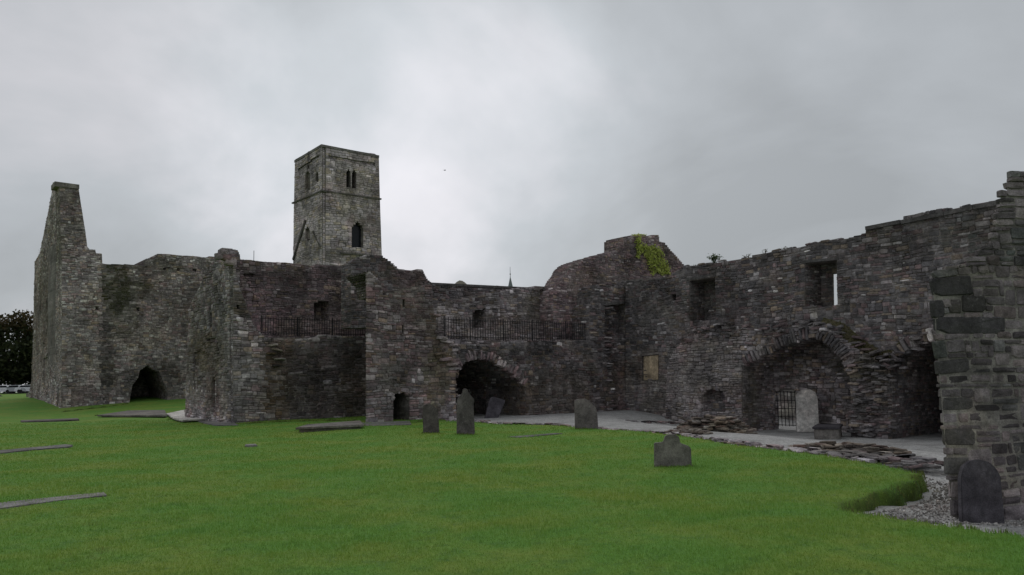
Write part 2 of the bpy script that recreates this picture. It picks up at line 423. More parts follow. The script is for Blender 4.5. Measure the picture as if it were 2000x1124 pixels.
    def stain(s, w, c, stains):
        if not stains: return c
        x, y, _ = project(w)
        for sx, sy, rx, ry, sc_, st in stains:
            d = ((x-sx)/rx)**2+((y-sy)/ry)**2
            k = st*max(0, min(1, (1.5-d)*1.2))*random.uniform(.6, 1.1)
            if k > 0: k = min(k, 1); c = c*(1-k)+np.array(sc_)*random.uniform(.7, 1.25)*k
        return c
    def put(s, pl, u, v, w, h, pr, c, d=0.0, stains=(), tilt=None, name='stone'):
        f1, f2 = .85*u+.5*v+s.ph, 2.3*u-1.1*v+2*s.ph
        sl = .05*.85*math.cos(f1)+.03*2.3*math.cos(f2)
        pos = pl.w(u, v+.05*math.sin(f1)+.03*math.sin(f2), d+.06+(.025 if pr > .04 else .008)*math.sin(1.3*u+1.9*v+s.ph))
        s.stone(pos, pl.a, (w, .06+pr, h), s.stain(pos, c, stains), -sl+random.gauss(0, .035) if tilt is None else tilt, name)
    def put_side(s, pl, u, d, v, w, h, pr, c, side, stains=()):
        pos = pl.w(u-side*.05, v, d)
        s.stone(pos, pl.a+math.pi/2*side, (w, .05+pr, h), s.stain(pos, c, stains), random.uniform(-.03, .03))
    def voussoirs(s, pl, line, n, rl=(.35, .5), prot=.1, pal='grey', dep=0.0, off=.0, stains=()):
        """Radial stones along an arch line given left to right."""
        P = np.array([pl.uv(x, y, dep) for x, y in line]); seg = np.linalg.norm(np.diff(P, axis=0), axis=1); cum = np.concatenate([[0], np.cumsum(seg)])
        for k in range(n):
            if random.random() < .1: continue
            t = (k+.5+random.uniform(-.25, .25))/n*cum[-1]; p = np.array([np.interp(t, cum, P[:, 0]), np.interp(t, cum, P[:, 1])])
            q = np.array([np.interp(min(t+.25, cum[-1]), cum, P[:, 0])-np.interp(max(t-.25, 0), cum, P[:, 0]), np.interp(min(t+.25, cum[-1]), cum, P[:, 1])-np.interp(max(t-.25, 0), cum, P[:, 1])])
            q /= np.linalg.norm(q); nrm = np.array([-q[1], q[0]])
            L = random.uniform(*rl); c = p+nrm*(L/2-.06+off+random.uniform(-.07, .07)); th = math.atan2(nrm[0], nrm[1])+random.uniform(-.09, .09)
            pos = pl.w(c[0], c[1], dep+.25)
            s.stone(pos, pl.a, (cum[-1]/n*random.uniform(.72, .98), .25+prot+random.uniform(-.04, .05), L), s.stain(pos, pick(pal), stains), th, 'voussoir')
    def strip(s, pl, p, q, h, prot, name, col, dep=0.0, mat='mass'):
        """A projecting moulding between two points of a face."""
        a, b = np.array(pl.uv(*p, dep)), np.array(pl.uv(*q, dep)); d = (b-a)/np.linalg.norm(b-a); n = np.array([-d[1], d[0]])*h/2
        vs = []
        for pt in (a, b):
            for sg, dd in ((-1, dep-prot), (1, dep-prot), (1, dep+.1), (-1, dep+.1)):
                c = pt+n*sg; vs.append(pl.w(c[0], c[1], dd))
        fs = [(0, 1, 2, 3), (7, 6, 5, 4), (0, 4, 5, 1), (1, 5, 6, 2), (2, 6, 7, 3), (3, 7, 4, 0)]
        s.extra.append((name, vs, fs, col))
    def slab(s, pl, quad, d0, d1, name, col=None, mat=None):
        q = [pl.uv(x, y, d0) for x, y in quad]; n = len(q)
        vs = [pl.w(u, v, d0) for u, v in q]+[pl.w(u, v, d1) for u, v in q]
        fs = [tuple(range(n)), tuple(range(2*n-1, n-1, -1))]+[(i, i+n, (i+1) % n+n, (i+1) % n) for i in range(n)]
        s.extra.append((name, vs, fs, mat or col))
def attr_col(me, cols):
    at = me.attributes.new('col', 'FLOAT_COLOR', 'POINT')
    a = np.ones((len(me.vertices), 4), np.float32); a[:, :3] = cols; at.data.foreach_set('color', a.ravel())
def stone_matrices(st):
    n = len(st)
    ang = np.array([x[1] for x in st]); ti = np.array([x[2] for x in st]); S = np.array([x[3] for x in st]); pi = np.array([x[8] for x in st])
    ca, sa, ct, stt = np.cos(ang), np.sin(ang), np.cos(ti), np.sin(ti); cp, sp = np.cos(pi), np.sin(pi)
    Rz = np.zeros((n, 3, 3)); Rz[:, 0, 0] = ca; Rz[:, 0, 1] = -sa; Rz[:, 1, 0] = sa; Rz[:, 1, 1] = ca; Rz[:, 2, 2] = 1
    Ry = np.zeros((n, 3, 3)); Ry[:, 0, 0] = ct; Ry[:, 0, 2] = stt; Ry[:, 2, 0] = -stt; Ry[:, 2, 2] = ct; Ry[:, 1, 1] = 1
    Rx = np.zeros((n, 3, 3)); Rx[:, 0, 0] = 1; Rx[:, 1, 1] = cp; Rx[:, 1, 2] = -sp; Rx[:, 2, 1] = sp; Rx[:, 2, 2] = cp
    return Rz@Ry@Rx, S
def mass_mesh(name, st, mat, parent=None, kind='stuff'):
    n = len(st)
    if not n: return None
    R, S = stone_matrices(st)
    V = np.array([VAR[x[5]] for x in st]); fl = np.array([x[6] for x in st], float)
    V = V.copy(); V[:, :, 0] *= fl[:, None]
    V = V*S[:, None, :]; V = np.einsum('nij,nkj->nki', R, V)+np.array([x[0] for x in st])[:, None, :]
    nv = V.shape[1]
    me = bpy.data.meshes.new(name); me.vertices.add(n*nv); me.vertices.foreach_set('co', V.ravel().astype(np.float32))
    base = np.concatenate([np.array(f) for f in SF]); sizes = np.array([len(f) for f in SF])
    flip = np.concatenate([np.array(f)[::-1] for f in SF])
    loops = np.where(fl[:, None] > 0, base[None], flip[None])+(np.arange(n)*nv)[:, None]
    tot = np.tile(sizes, n); start = np.concatenate([[0], np.cumsum(tot)[:-1]])
    me.loops.add(loops.size); me.loops.foreach_set('vertex_index', loops.ravel().astype(np.int32))
    me.polygons.add(len(tot)); me.polygons.foreach_set('loop_start', start.astype(np.int32))
    me.update(calc_edges=True); me.shade_flat()
    attr_col(me, np.repeat(np.array([x[4] for x in st]), nv, 0)); me.materials.append(mat)
    o = link(bpy.data.objects.new(name, me))
    if parent is not None: o.parent = parent; o.location = -parent.location
    if kind: o['kind'] = kind
    return o
def place_stones(st, parent, inv_loc):
    R, S = stone_matrices(st)
    for k, x in enumerate(st):
        o = bpy.data.objects.new(x[7], STONE_ME[x[5]]); COL.objects.link(o); o.parent = parent
        mm = Matrix.Identity(4); r = R[k]
        for i in range(3):
            for j in range(3): mm[i][j] = r[i, j]*S[k, j]
            mm[i][3] = x[0][i]-inv_loc[i]
        o.matrix_basis = mm; o.color = (*x[4], 1)
def finish_masonry(limit=300):
    V, F, off = [], [], 0
    for ms in Masonry.all:
        V += [tuple(v) for v in ms.cv]; F += [tuple(i+off for i in f) for f in ms.cf]; off += len(ms.cv)
    tree = BVHTree.FromPolygons(V, F); cp = Vector(CP)
    for ms in Masonry.all:
        loc = ms.t.location
        if ms.cv:
            me = bpy.data.meshes.new('wall_core'); me.from_pydata([tuple(v) for v in ms.cv], [], ms.cf)
            attr_col(me, np.array(ms.cc)); me.materials.append(M['mortar']); o = link(bpy.data.objects.new('wall_core', me)); o.parent = ms.t; o.location = -loc
        for name, vs, fs, mat in ms.extra:
            o = mesh_obj(name, vs, fs, mat if isinstance(mat, bpy.types.Material) else stone_material(name, mat, .4, .4), ms.t)
        score = []
        for i, x in enumerate(ms.st):
            px, py, z = project(x[0]); sc_ = -1.0
            if z > 1 and -5 < px < 2005 and -5 < py < 1129:
                fr = Vector(x[0])+Vector((math.sin(x[1]), -math.cos(x[1]), 0))*(x[3][1]+.03)
                view = fr-cp; dist = view.length; view.normalize()
                facing = -view.dot(Vector((math.sin(x[1]), -math.cos(x[1]), 0)))
                if facing > .05:
                    hit = tree.ray_cast(cp, view, dist-.03)
                    if hit[0] is None: sc_ = x[3][0]*x[3][2]*facing/(z*z)
            score.append(sc_)
        for nm in ('voussoir', 'stone'):
            idx = sorted((i for i, x in enumerate(ms.st) if x[7] == nm), key=lambda i: -score[i])
            one = [i for i in idx[:limit] if score[i] > 0]; ms_rest = [i for i in idx if i not in set(one)]
            if nm == 'voussoir': one = idx; ms_rest = []
            place_stones([ms.st[i] for i in one], ms.t, loc) if one else None
            if ms_rest: mass_mesh('rubble_masonry', [ms.st[i] for i in ms_rest], M['mass'], ms.t)
def flat_base(pts, x0, x1): return pts+[(x1, 1100), (x0, 1100)]

# ------------------------------------------------------------------ ground, lawn, gravel
def seg_dist(X, Y, poly):
    D = np.full(X.shape, 1e9); I = np.zeros(X.shape, bool); n = len(poly)
    for i in range(n):
        (x1, y1), (x2, y2) = poly[i], poly[(i+1) % n]
        dx, dy = x2-x1, y2-y1; t = np.clip(((X-x1)*dx+(Y-y1)*dy)/(dx*dx+dy*dy+1e-12), 0, 1)
        D = np.minimum(D, np.hypot(X-x1-t*dx, Y-y1-t*dy))
        c = ((y1 > Y) != (y2 > Y)) & (X < x1+(Y-y1)*dx/(dy if dy else 1e-9)); I ^= c
    return np.where(I, -D, D)
EDGE = [(1990, 1036), (1870, 1020), (1760, 1004), (1668, 990), (1700, 978), (1765, 962), (1812, 942), (1818, 926), (1780, 914), (1700, 900), (1640, 889), (1560, 881), (1450, 868), (1345, 853), (1260, 844), (1170, 839), (1083, 831), (978, 829), (926, 823), (880, 821)]
EDGE_W = [ground(*p) for p in EDGE]
GRAVEL = EDGE_W+[np.array(p) for p in ((-4.5, 42.5), (2, 60), (40, 60), (40, 8), (EDGE_W[0][0]+1.5, EDGE_W[0][1]))]
def gravel_z(x, y):
    """The court falls away from the lawn's kerb towards the foot of the long wall."""
    x, y = np.asarray(x, float), np.asarray(y, float); sm = lambda t: (lambda q: q*q*(3-2*q))(np.clip(t, 0, 1))
    return -.11-.19*sm((x-3.5)/4.5)*sm((24-y)/8)-1.0*sm((.95*x+.306*y-15.0)/10.0)*sm((.6225*(x-6.9)-.7826*(y-50.6))/8.0)
def gz(px, py):
    z = -.2
    for _ in range(40): g = ground(px, py, z); z = .5*z+.5*float(gravel_z(g[0], g[1]))
    return z
def lawn_z(x, y):
    t = np.clip((y-60)/24, 0, 1)
    return .035*np.sin(x*.31+1.3)*np.cos(y*.23)+.02*np.sin(x*.9+y*.6)+1.15*t*t*(3-2*t)
DIP = 2.2
def edge_wave(x, y): return .05*np.sin(x*5+y*3)+.04*np.sin(x*11-y*7)+.025*np.sin(x*23+y*19)
def make_ground():
    structure(mesh_obj('ground', [(-700, -60, -2.6), (700, -60, -2.6), (700, 1400, -2.6), (-700, 1400, -2.6)], [(0, 1, 2, 3)], M['grass']))
    xs = np.concatenate([np.arange(-190, -30, 3.), np.arange(-30, -2, .7), np.arange(-2, 14, .11), np.arange(14, 40, 2.)])
    ys = np.concatenate([np.arange(-12, 8, 1.), np.arange(8, 34, .14), np.arange(34, 60, .7), np.arange(60, 220, 4.)])
    X, Y = np.meshgrid(xs, ys); d = seg_dist(X, Y, GRAVEL)
    d = d+edge_wave(X, Y)
    t = np.clip((d+.02)/.26, 0, 1)
    Z = lawn_z(X, Y)*t-DIP*(1-t)**2.2
    nx, ny = len(xs), len(ys)
    V = np.stack([X, Y, Z], -1).reshape(-1, 3); i = np.arange(nx*ny).reshape(ny, nx)
    Fq = np.stack([i[:-1, :-1], i[:-1, 1:], i[1:, 1:], i[1:, :-1]], -1).reshape(-1, 4)
    me = bpy.data.meshes.new('lawn'); me.from_pydata(V.tolist(), [], Fq.tolist()); me.shade_smooth()
    a = me.attributes.new('soil', 'FLOAT', 'POINT'); a.data.foreach_set('value', np.clip(1-(d-.05)/.3, 0, 1).ravel().astype(np.float32))
    me.materials.append(M['grass']); o = structure(link(bpy.data.objects.new('lawn', me)))
    # gravel sheet
    xs = np.arange(-6, 34, .5); ys = np.arange(9, 62, .5); X, Y = np.meshgrid(xs, ys); d = seg_dist(X, Y, GRAVEL)
    Z = gravel_z(X, Y)+.012*np.sin(X*2.1)*np.sin(Y*1.7)
    i = np.arange(X.size).reshape(X.shape); Fq = np.stack([i[:-1, :-1], i[:-1, 1:], i[1:, 1:], i[1:, :-1]], -1).reshape(-1, 4)
    ok = (d.ravel()[Fq] < 1.0).all(1)
    me = bpy.data.meshes.new('gravel'); me.from_pydata(np.stack([X, Y, Z], -1).reshape(-1, 3).tolist(), [], Fq[ok].tolist()); me.materials.append(M['gravel'])
    structure(link(bpy.data.objects.new('gravel', me)))
    # loose chippings near the camera
    st = []
    for _ in range(9000):
        x, y = random.uniform(4.5, 8.5), 11.5+random.random()**1.3*9
        if seg_dist(np.array([x]), np.array([y]), GRAVEL)[0] < -.02:
            sz = random.uniform(.012, .03); k = random.uniform(.2, .42)
            st.append((np.array([x, y, float(gravel_z(x, y))+.004]), random.uniform(0, 6.3), random.uniform(-1, 1), np.array([sz*1.3, sz, sz]), np.array([k, k*.985, k*.96]), random.randrange(len(VAR)), 1, 's', random.uniform(-1.6, 1.6)))
    tag(mass_mesh('gravel_chippings', st, M['mass']), 'loose grey chippings on the gravel at the foot of the nearest wall', 'gravel')
    # short grass: real blades, thinning with distance
    n = 380000
    r = 6.2*np.exp(rng.random(n)*math.log(52/6.2)); th = rng.uniform(-.8, .8, n)
    x = r*np.sin(th); y = r*np.cos(th); d = seg_dist(x, y, GRAVEL); k = d > .04
    x, y, r = x[k], y[k], r[k]
    # longer, ragged growth along the cut turf edge and round the foot of stones and walls
    ex, ey, eh = [], [], []
    for (p, q) in zip(EDGE_W, EDGE_W[1:]):
        L = np.linalg.norm(q-p); m_ = int(L*340*min(1, 14/np.linalg.norm(p)))
        t_ = rng.random(m_); o_ = np.abs(rng.normal(0, .09, m_)); dn = np.array([q[1]-p[1], p[0]-q[0]])/L
        w_ = np.sin(t_*L*4.3+p[0])*.04
        ex.append(p[0]+(q[0]-p[0])*t_+dn[0]*(-(o_+w_))); ey.append(p[1]+(q[1]-p[1])*t_+dn[1]*(-(o_+w_))); eh.append(rng.uniform(.03, .09, m_))
    feet = [((826, 848), (859, 848)), ((891, 851), (929, 851)), ((1123, 841), (1170, 841)), ((1277, 912), (1352, 912)), ((575, 841), (712, 832)), ((122, 807), (250, 800)), ((452, 829), (700, 822)), ((330, 819), (430, 819)), ((188, 812), (326, 813)), ((805, 826), (880, 820))]
    for p, q in feet:
        p, q = ground(*p), ground(*q); L = np.linalg.norm(q-p); m_ = int(L*150); t_ = rng.random(m_); cl = .5+.5*np.sin(t_*L*5+p[0]*3)
        ex.append(p[0]+(q[0]-p[0])*t_+rng.normal(0, .03, m_)); ey.append(p[1]+(q[1]-p[1])*t_-np.abs(rng.normal(0, .05, m_))); eh.append(rng.uniform(.02, .07, m_)*(.5+cl))
    ex, ey, eh = np.concatenate(ex), np.concatenate(ey), np.concatenate(eh)
    n0 = len(x); x = np.concatenate([x, ex]); y = np.concatenate([y, ey]); r = np.hypot(x, y); n = len(x)
    gx = np.sin(x*1.7+2*np.sin(y*.8))*np.sin(y*1.9+1.5*np.sin(x*.7))
    h = (rng.uniform(.018, .05, n)*(1+.35*gx))*np.clip(r/10, .9, 1.15); w = .0028*r/6*rng.uniform(.7, 1.5, n)
    a = rng.uniform(0, 6.28, n); bx, by = np.cos(a)*w, np.sin(a)*w; l = rng.uniform(0, .6, n)*h; la = rng.uniform(0, 6.28, n)
    h[n0:] = eh; w[n0:] *= 1.2
    dd = seg_dist(x, y, GRAVEL); dd = dd+edge_wave(x, y); tt = np.clip((dd+.02)/.26, 0, 1)
    z = lawn_z(x, y)*tt-DIP*(1-tt)**2.2-.004
    V = np.empty((n, 3, 3)); V[:, 0] = np.stack([x-bx, y-by, z], 1); V[:, 1] = np.stack([x+bx, y+by, z], 1); V[:, 2] = np.stack([x+l*np.cos(la), y+l*np.sin(la), z+h], 1)
    for nm, sl, mat, lb in (('grass', slice(0, n0), 'blade', 'short mown green grass blades of the friary lawn'), ('edge_grass', slice(n0, n), 'edge_blade', 'longer rough grass along the cut lawn edge and round stone feet')):
        W = V[sl]; k = len(W)
        me = bpy.data.meshes.new(nm); me.vertices.add(3*k); me.vertices.foreach_set('co', W.ravel().astype(np.float32)); me.loops.add(3*k)
        me.loops.foreach_set('vertex_index', np.arange(3*k, dtype=np.int32)); me.polygons.add(k); me.polygons.foreach_set('loop_start', np.arange(0, 3*k, 3, dtype=np.int32)); me.update(calc_edges=True)
        me.materials.append(M[mat]); tag(link(bpy.data.objects.new(nm, me)), lb, 'grass', None, 'stuff')
make_ground()

# ------------------------------------------------------------------ the ruin
GREEN, DARK, BROWN, PALE, REDB = (.050, .054, .027), (.034, .033, .033), (.10, .08, .05), (.26, .255, .24), (.12, .088, .084)
cA = ground(118, 804)
pA, pB = Plane(cA, E1), Plane(cA, E2)
loc = lambda p: (p[0], p[1], 0)
# far left gable with its tapered chimney stack
ms = Masonry('ruined_gable', 'tall ruined gable topped by a tapered chimney stack with a flat cap slab', 'ruin', loc(cA), 'friary ruin walls')
ms.face(pA, [(120, 812), (120, 470), (118, 420), (116, 359), (104, 358), (100, 385), (93, 420), (85, 460), (79, 492), (68, 512), (67, 560), (65, 660), (62, 740), (57, 770), (55, 803), (55, 1100), (122, 1100)],
        [([(85, 760), (85, 700), (95, 698), (95, 760)], .12), ([(111, 815), (111, 770), (117, 766), (117, 815)], .5)], .75, 0.0, (.06, .155), (.16, .6), 'pale_grey', [(75, 640, 30, 120, BROWN, .45), (100, 560, 20, 130, GREEN, .3)])
ms.face(pB, [(119, 470), (116, 359), (153, 366), (157, 392), (163, 430), (170, 478), (168, 520), (121, 520)], [], 2.0, 0.0, (.06, .155), (.16, .6), 'pale_grey', [(135, 410, 50, 60, DARK, .5), (128, 500, 25, 40, GREEN, .5)], vmin=0)
ms.slab(pB, [(107, 364), (107, 354.5), (155, 361), (155, 369)], -.15, 1.7, 'coping_stone', (.17, .165, .15))
# long high wall beside it
mb = Masonry('ruined_wall', 'long high ruined wall with a green-black mossy streak and a dark low arch at its foot, beside the chimney gable', 'ruin', loc(pB.w(5, 0)), 'friary ruin walls')
mb.face(pB, [(121, 810), (121, 466), (140, 465), (142, 480), (170, 482), (175, 488), (186, 490), (188, 496), (199, 498), (200, 516), (282, 518), (283, 507), (307, 505), (308, 496), (330, 498), (421, 503), (470, 507), (470, 815), (470, 1100), (121, 1100)],
        [([(186, 606), (186, 599), (193, 599), (193, 606)], .5), ([(266, 609), (266, 602), (273, 602), (273, 609)], .5), ([(318, 528), (318, 524), (324, 524), (324, 528)], .4), ([(345, 529), (345, 525), (352, 525), (352, 529)], .4), ([(376, 531), (376, 526), (384, 526), (384, 531)], .4),
         ([(252, 797), (254, 776), (259, 752), (270, 738), (273, 724), (288, 714), (299, 722), (312, 727), (320, 748), (328, 764), (326, 797)], 6.2)], 7.0, 0.0, (.06, .15), (.16, .62), 'pale_grey',
        [(225, 560, 28, 60, GREEN, .95), (265, 565, 35, 22, GREEN, .8), (240, 620, 32, 40, GREEN, .55), (207, 700, 15, 85, DARK, .85), (300, 520, 60, 16, GREEN, .5), (290, 760, 70, 60, DARK, .7), (270, 660, 50, 25, BROWN, .4), (380, 640, 25, 110, DARK, .5), (150, 770, 40, 20, REDB, .5), (330, 600, 60, 60, REDB, .3), (150, 690, 40, 90, (.17, .168, .16), .4)])
# projecting block with doorway
cC = ground(449, 827)
pCl, pC = Plane(cC, E1), Plane(cC, E2); pCu = pC.back(2.6)
mc = Masonry('ruined_range', 'projecting ruined block with a broken spur on top, a square window and iron-railed ledge', 'ruin', loc(cC), 'friary ruin walls')
mc.face(pCl, [(448.5, 835), (448.5, 498), (444, 488), (430, 486), (424, 500), (410, 520), (396, 548), (380, 580), (369, 605), (367, 680), (364, 745), (362, 812), (362, 1100), (448.5, 1100)],
        [([(410, 641), (410, 611), (414, 611), (414, 641)], .35), ([(404, 668), (404, 662), (428, 662), (428, 668)], .2), ([(413, 788), (413, 742), (417, 734), (423, 742), (423, 788)], .5), ([(379, 760), (379, 690), (392, 680), (404, 690), (404, 760)], .10)], .55, 0.0, (.06, .16), (.16, .6), 'grey',
        [(400, 620, 40, 90, DARK, .5), (415, 690, 30, 40, BROWN, .75), (418, 760, 14, 40, REDB, .8), (385, 720, 20, 70, BROWN, .5), (440, 700, 12, 120, (.19, .188, .18), .5)])
mc.face(pC, [(456, 830), (456, 690), (456, 505), (457, 506), (461, 530), (468, 560), (482, 600), (498, 640), (516, 657), (530, 660), (716, 657), (780, 655), (780, 826), (780, 1100), (456, 1100)],
        [([(462, 604), (462, 596), (468, 596), (468, 604)], .4)], 2.8, 0.0, (.06, .155), (.16, .6), 'grey',
        [(480, 590, 22, 26, BROWN, .6), (545, 740, 34, 90, (.085, .062, .04), .85), (640, 745, 80, 80, (.07, .055, .055), .75), (690, 750, 26, 80, (.06, .05, .035), .7), (590, 760, 40, 70, DARK, .6), (580, 690, 60, 20, DARK, .4), (470, 560, 25, 70, DARK, .4), (480, 760, 32, 60, (.19, .188, .18), .45)])
mc.face(pCu, [(462, 660), (462, 507), (470, 507), (500, 510), (560, 515), (640, 519), (692, 522), (735, 528), (790, 545), (790, 668), (462, 668)],
        [([(613, 627), (613, 590), (643, 589), (643, 625)], 1.1), ([(475, 540), (475, 534), (497, 536), (497, 540)], .3)], 1.3, 0.0, (.06, .145), (.16, .55), 'red',
        [(610, 535, 100, 14, DARK, .6), (700, 580, 26, 50, DARK, .75), (560, 560, 50, 40, DARK, .35), (655, 600, 14, 24, (.2, .185, .18), .6), (630, 640, 90, 20, (.25, .215, .20), .6)], vmin=0)
for (x, y, w, c) in ((533, 673, .45, PALE), (540, 682, .6, (.22, .2, .17)), (545, 699, .62, PALE), (528, 690, .5, BROWN), (538, 712, .4, DARK)):
    u, v = pC.uv(x, y); mc.put(pC, u, v, w, .11, .22, np.array(c), 0, (), random.uniform(-.2, .25))
for (x, y, s, t) in ((437, 491, .42, .1), (432, 498, .5, -.15), (444, 500, .5, .2), (452, 508, .6, .1)):
    u, v = pC.uv(x, y); mc.put(pC, u, v, s, s*.7, .25, pick('dark'), .25, (), t)
# projecting bay with the small door
cD = ground(717, 826)
pD = Plane(cD, E2); pDu = pD.back(5.0)
md = Masonry('ruined_bay', 'projecting ruined bay with a small dark arched doorway and one ragged torn edge', 'ruin', loc(pD.w(2, 0)), 'friary ruin walls')
tooth = [(842, 558), (846, 600), (852, 628), (850, 650), (862, 668), (880, 672), (886, 690), (892, 700), (889, 760), (892, 815)]
md.face(pD, [(716, 829), (716, 533), (722, 529), (744, 552), (748, 576), (790, 566), (838, 556)]+tooth+[(892, 1100), (716, 1100)],
        [([(768, 830), (768, 778), (771, 770), (778, 767), (790, 767), (797, 770), (800, 778), (800, 830)], 2.2), ([(786, 600), (786, 584), (791, 583), (791, 600)], .4), ([(785, 652), (785, 634), (788, 634), (788, 652)], .3), ([(703, 829), (703, 780), (722, 780), (722, 829)], .0)], 2.6, .72, (.06, .155), (.16, .6), 'brown',
        [(730, 560, 14, 40, DARK, .3), (850, 740, 26, 60, (.15, .145, .095), .75), (868, 690, 20, 22, BROWN, .7), (800, 640, 70, 70, REDB, .35), (770, 730, 30, 30, GREEN, .5), (745, 760, 25, 60, (.19, .188, .18), .45), (800, 600, 50, 36, DARK, .4), (848, 640, 14, 40, BROWN, .6)])
md.voussoirs(pD, [(767, 780), (770, 771), (777, 766), (791, 766), (798, 771), (801, 780)], 9, (.22, .3), .03)
for x, y, w in ((856, 648, .5), (862, 660, .6), (872, 668, .8), (884, 676, .5), (868, 702, .7), (880, 712, .6), (852, 616, .4), (858, 690, .7)):
    u, v = pD.uv(x, y); md.put(pD, u, v, w, random.uniform(.1, .2), random.uniform(.15, .3), pick('red'), 0, (), random.uniform(-.2, .2))
mdu = Masonry('ruined_transept_wall', 'dark stretch of ruined wall with a stepped top at the foot of the bell tower', 'ruin', loc(pDu.w(2, 0)), 'friary ruin walls')
mdu.face(pDu, [(686, 640), (686, 515), (700, 506), (722, 498), (745, 500), (755, 508), (770, 520), (778, 527), (825, 528), (834, 545), (846, 556), (870, 566), (870, 640)], [], 1.2, 0.0, (.06, .145), (.16, .55), 'dark', [(730, 515, 40, 14, DARK, .5), (800, 545, 40, 20, REDB, .5)], vmin=0)
# vaulted range with the wide dark arch, railed terrace and the upper wall behind
cE = ground(890, 815.5)
pE = Plane(cE, E2); pEu = pE.back(3.0); pEn = pE.back(8.0)
me_ = Masonry('vaulted_range', 'ruined vaulted range with a wide dark arch below and a railed terrace on top', 'ruin', loc(pE.w(4, 0)), 'friary ruin walls')
archE = [(889, 740), (896, 722), (908, 709), (925, 702), (945, 700), (962, 705), (980, 716), (1000, 731), (1017, 746), (1027, 758)]
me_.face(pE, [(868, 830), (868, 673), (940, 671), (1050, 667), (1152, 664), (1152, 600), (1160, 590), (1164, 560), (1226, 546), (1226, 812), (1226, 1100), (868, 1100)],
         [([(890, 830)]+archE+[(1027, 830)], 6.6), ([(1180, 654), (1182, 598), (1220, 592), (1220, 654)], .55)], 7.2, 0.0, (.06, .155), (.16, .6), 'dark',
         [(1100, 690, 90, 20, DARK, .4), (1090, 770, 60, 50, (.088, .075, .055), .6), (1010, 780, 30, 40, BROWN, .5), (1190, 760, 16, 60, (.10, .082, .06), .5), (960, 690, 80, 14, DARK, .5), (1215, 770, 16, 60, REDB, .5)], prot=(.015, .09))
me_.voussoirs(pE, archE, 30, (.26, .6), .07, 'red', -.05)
for k in range(46):
    u, v = pE.uv(random.gauss(1188, 6), random.uniform(600, 800)); me_.put(pE, u, v, random.uniform(.2, .5), random.uniform(.06, .14), random.uniform(.12, .35), pick('dark'), 0, (), random.uniform(-.15, .15))
for k in range(26):
    u, v = pE.uv(random.uniform(870, 892), random.uniform(680, 800)); me_.put(pE, u, v, random.uniform(.2, .5), random.uniform(.06, .16), random.uniform(.08, .3), pick('grey'), 0, (), random.uniform(-.1, .1))
me_.slab(pE, [(1183, 597), (1183, 592), (1225, 588), (1225, 593)], -.12, .4, 'lintel', (.10, .10, .10))
meu = Masonry('upper_terrace_wall', 'low gabled ruin wall with one small square window behind the terrace railing', 'ruin', loc(pEu.w(4, 0)), 'friary ruin walls')
meu.face(pEu, [(855, 690), (855, 596), (900, 584), (960, 573), (1010, 564), (1060, 560), (1068, 566), (1080, 574), (1086, 580), (1092, 690)],
         [([(922, 640), (923, 607), (948, 603), (948, 640)], 1.1)], 1.2, 0.0, (.06, .145), (.16, .6), 'grey', [(1000, 640, 150, 26, (.27, .25, .235), .6), (900, 590, 60, 14, DARK, .5), (1050, 600, 30, 30, (.13, .125, .085), .6), (940, 590, 80, 20, DARK, .3)], vmin=0)
for x0, y0, x1, y1 in ((1038, 566, 1060, 563), (1055, 564, 1078, 574)): meu.strip(pEu, (x0, y0), (x1, y1), .14, .25, 'coping_slab', (.15, .145, .14))
men = Masonry('nave_wall', 'far straight-topped dark wall showing above the small terrace wall', 'ruin', loc(pEn.w(4, 0)), 'friary ruin walls')
men.face(pEn, [(790, 640), (790, 553), (842, 555), (940, 560), (1040, 565), (1060, 566), (1060, 640)], [], 1.2, 0.0, (.06, .155), (.16, .6), 'dark', vmin=0)
men.strip(pEn, (842, 555), (1040, 564.5), .16, .12, 'coping', (.10, .10, .10))
# ragged gable with the ivy-hung chimney stump
pG = pE.back(1.6)
mg = Masonry('ivy_gable', 'ragged stepped gable with a chimney stump hung with yellow-green ivy', 'ruin', loc(pG.w(14, 0)), 'friary ruin walls')
mg.face(pG, [(1082, 700), (1082, 572), (1090, 560), (1097, 546), (1105, 536), (1110, 525), (1120, 516), (1132, 511), (1170, 500), (1209, 490), (1209, 467), (1225, 463), (1240, 460), (1286, 461), (1288, 473), (1300, 478), (1312, 492), (1326, 508), (1338, 522), (1345, 560), (1345, 700)],
        [([(1139, 655), (1139, 594), (1166, 592), (1166, 655)], .6), ([(1186, 655), (1186, 600), (1215, 596), (1215, 655)], .9)], 1.4, 0.0, (.06, .145), (.16, .55), 'red',
        [(1150, 560, 40, 30, (.13, .125, .085), .5), (1200, 560, 40, 30, DARK, .5), (1120, 545, 40, 30, REDB, .4), (1230, 500, 22, 36, DARK, .4), (1310, 500, 22, 22, DARK, .5)], vmin=0)
mg.slab(pG, [(1136, 596), (1136, 587), (1172, 580), (1225, 578), (1225, 586), (1172, 591)], -.3, .3, 'lintel', (.12, .12, .115))
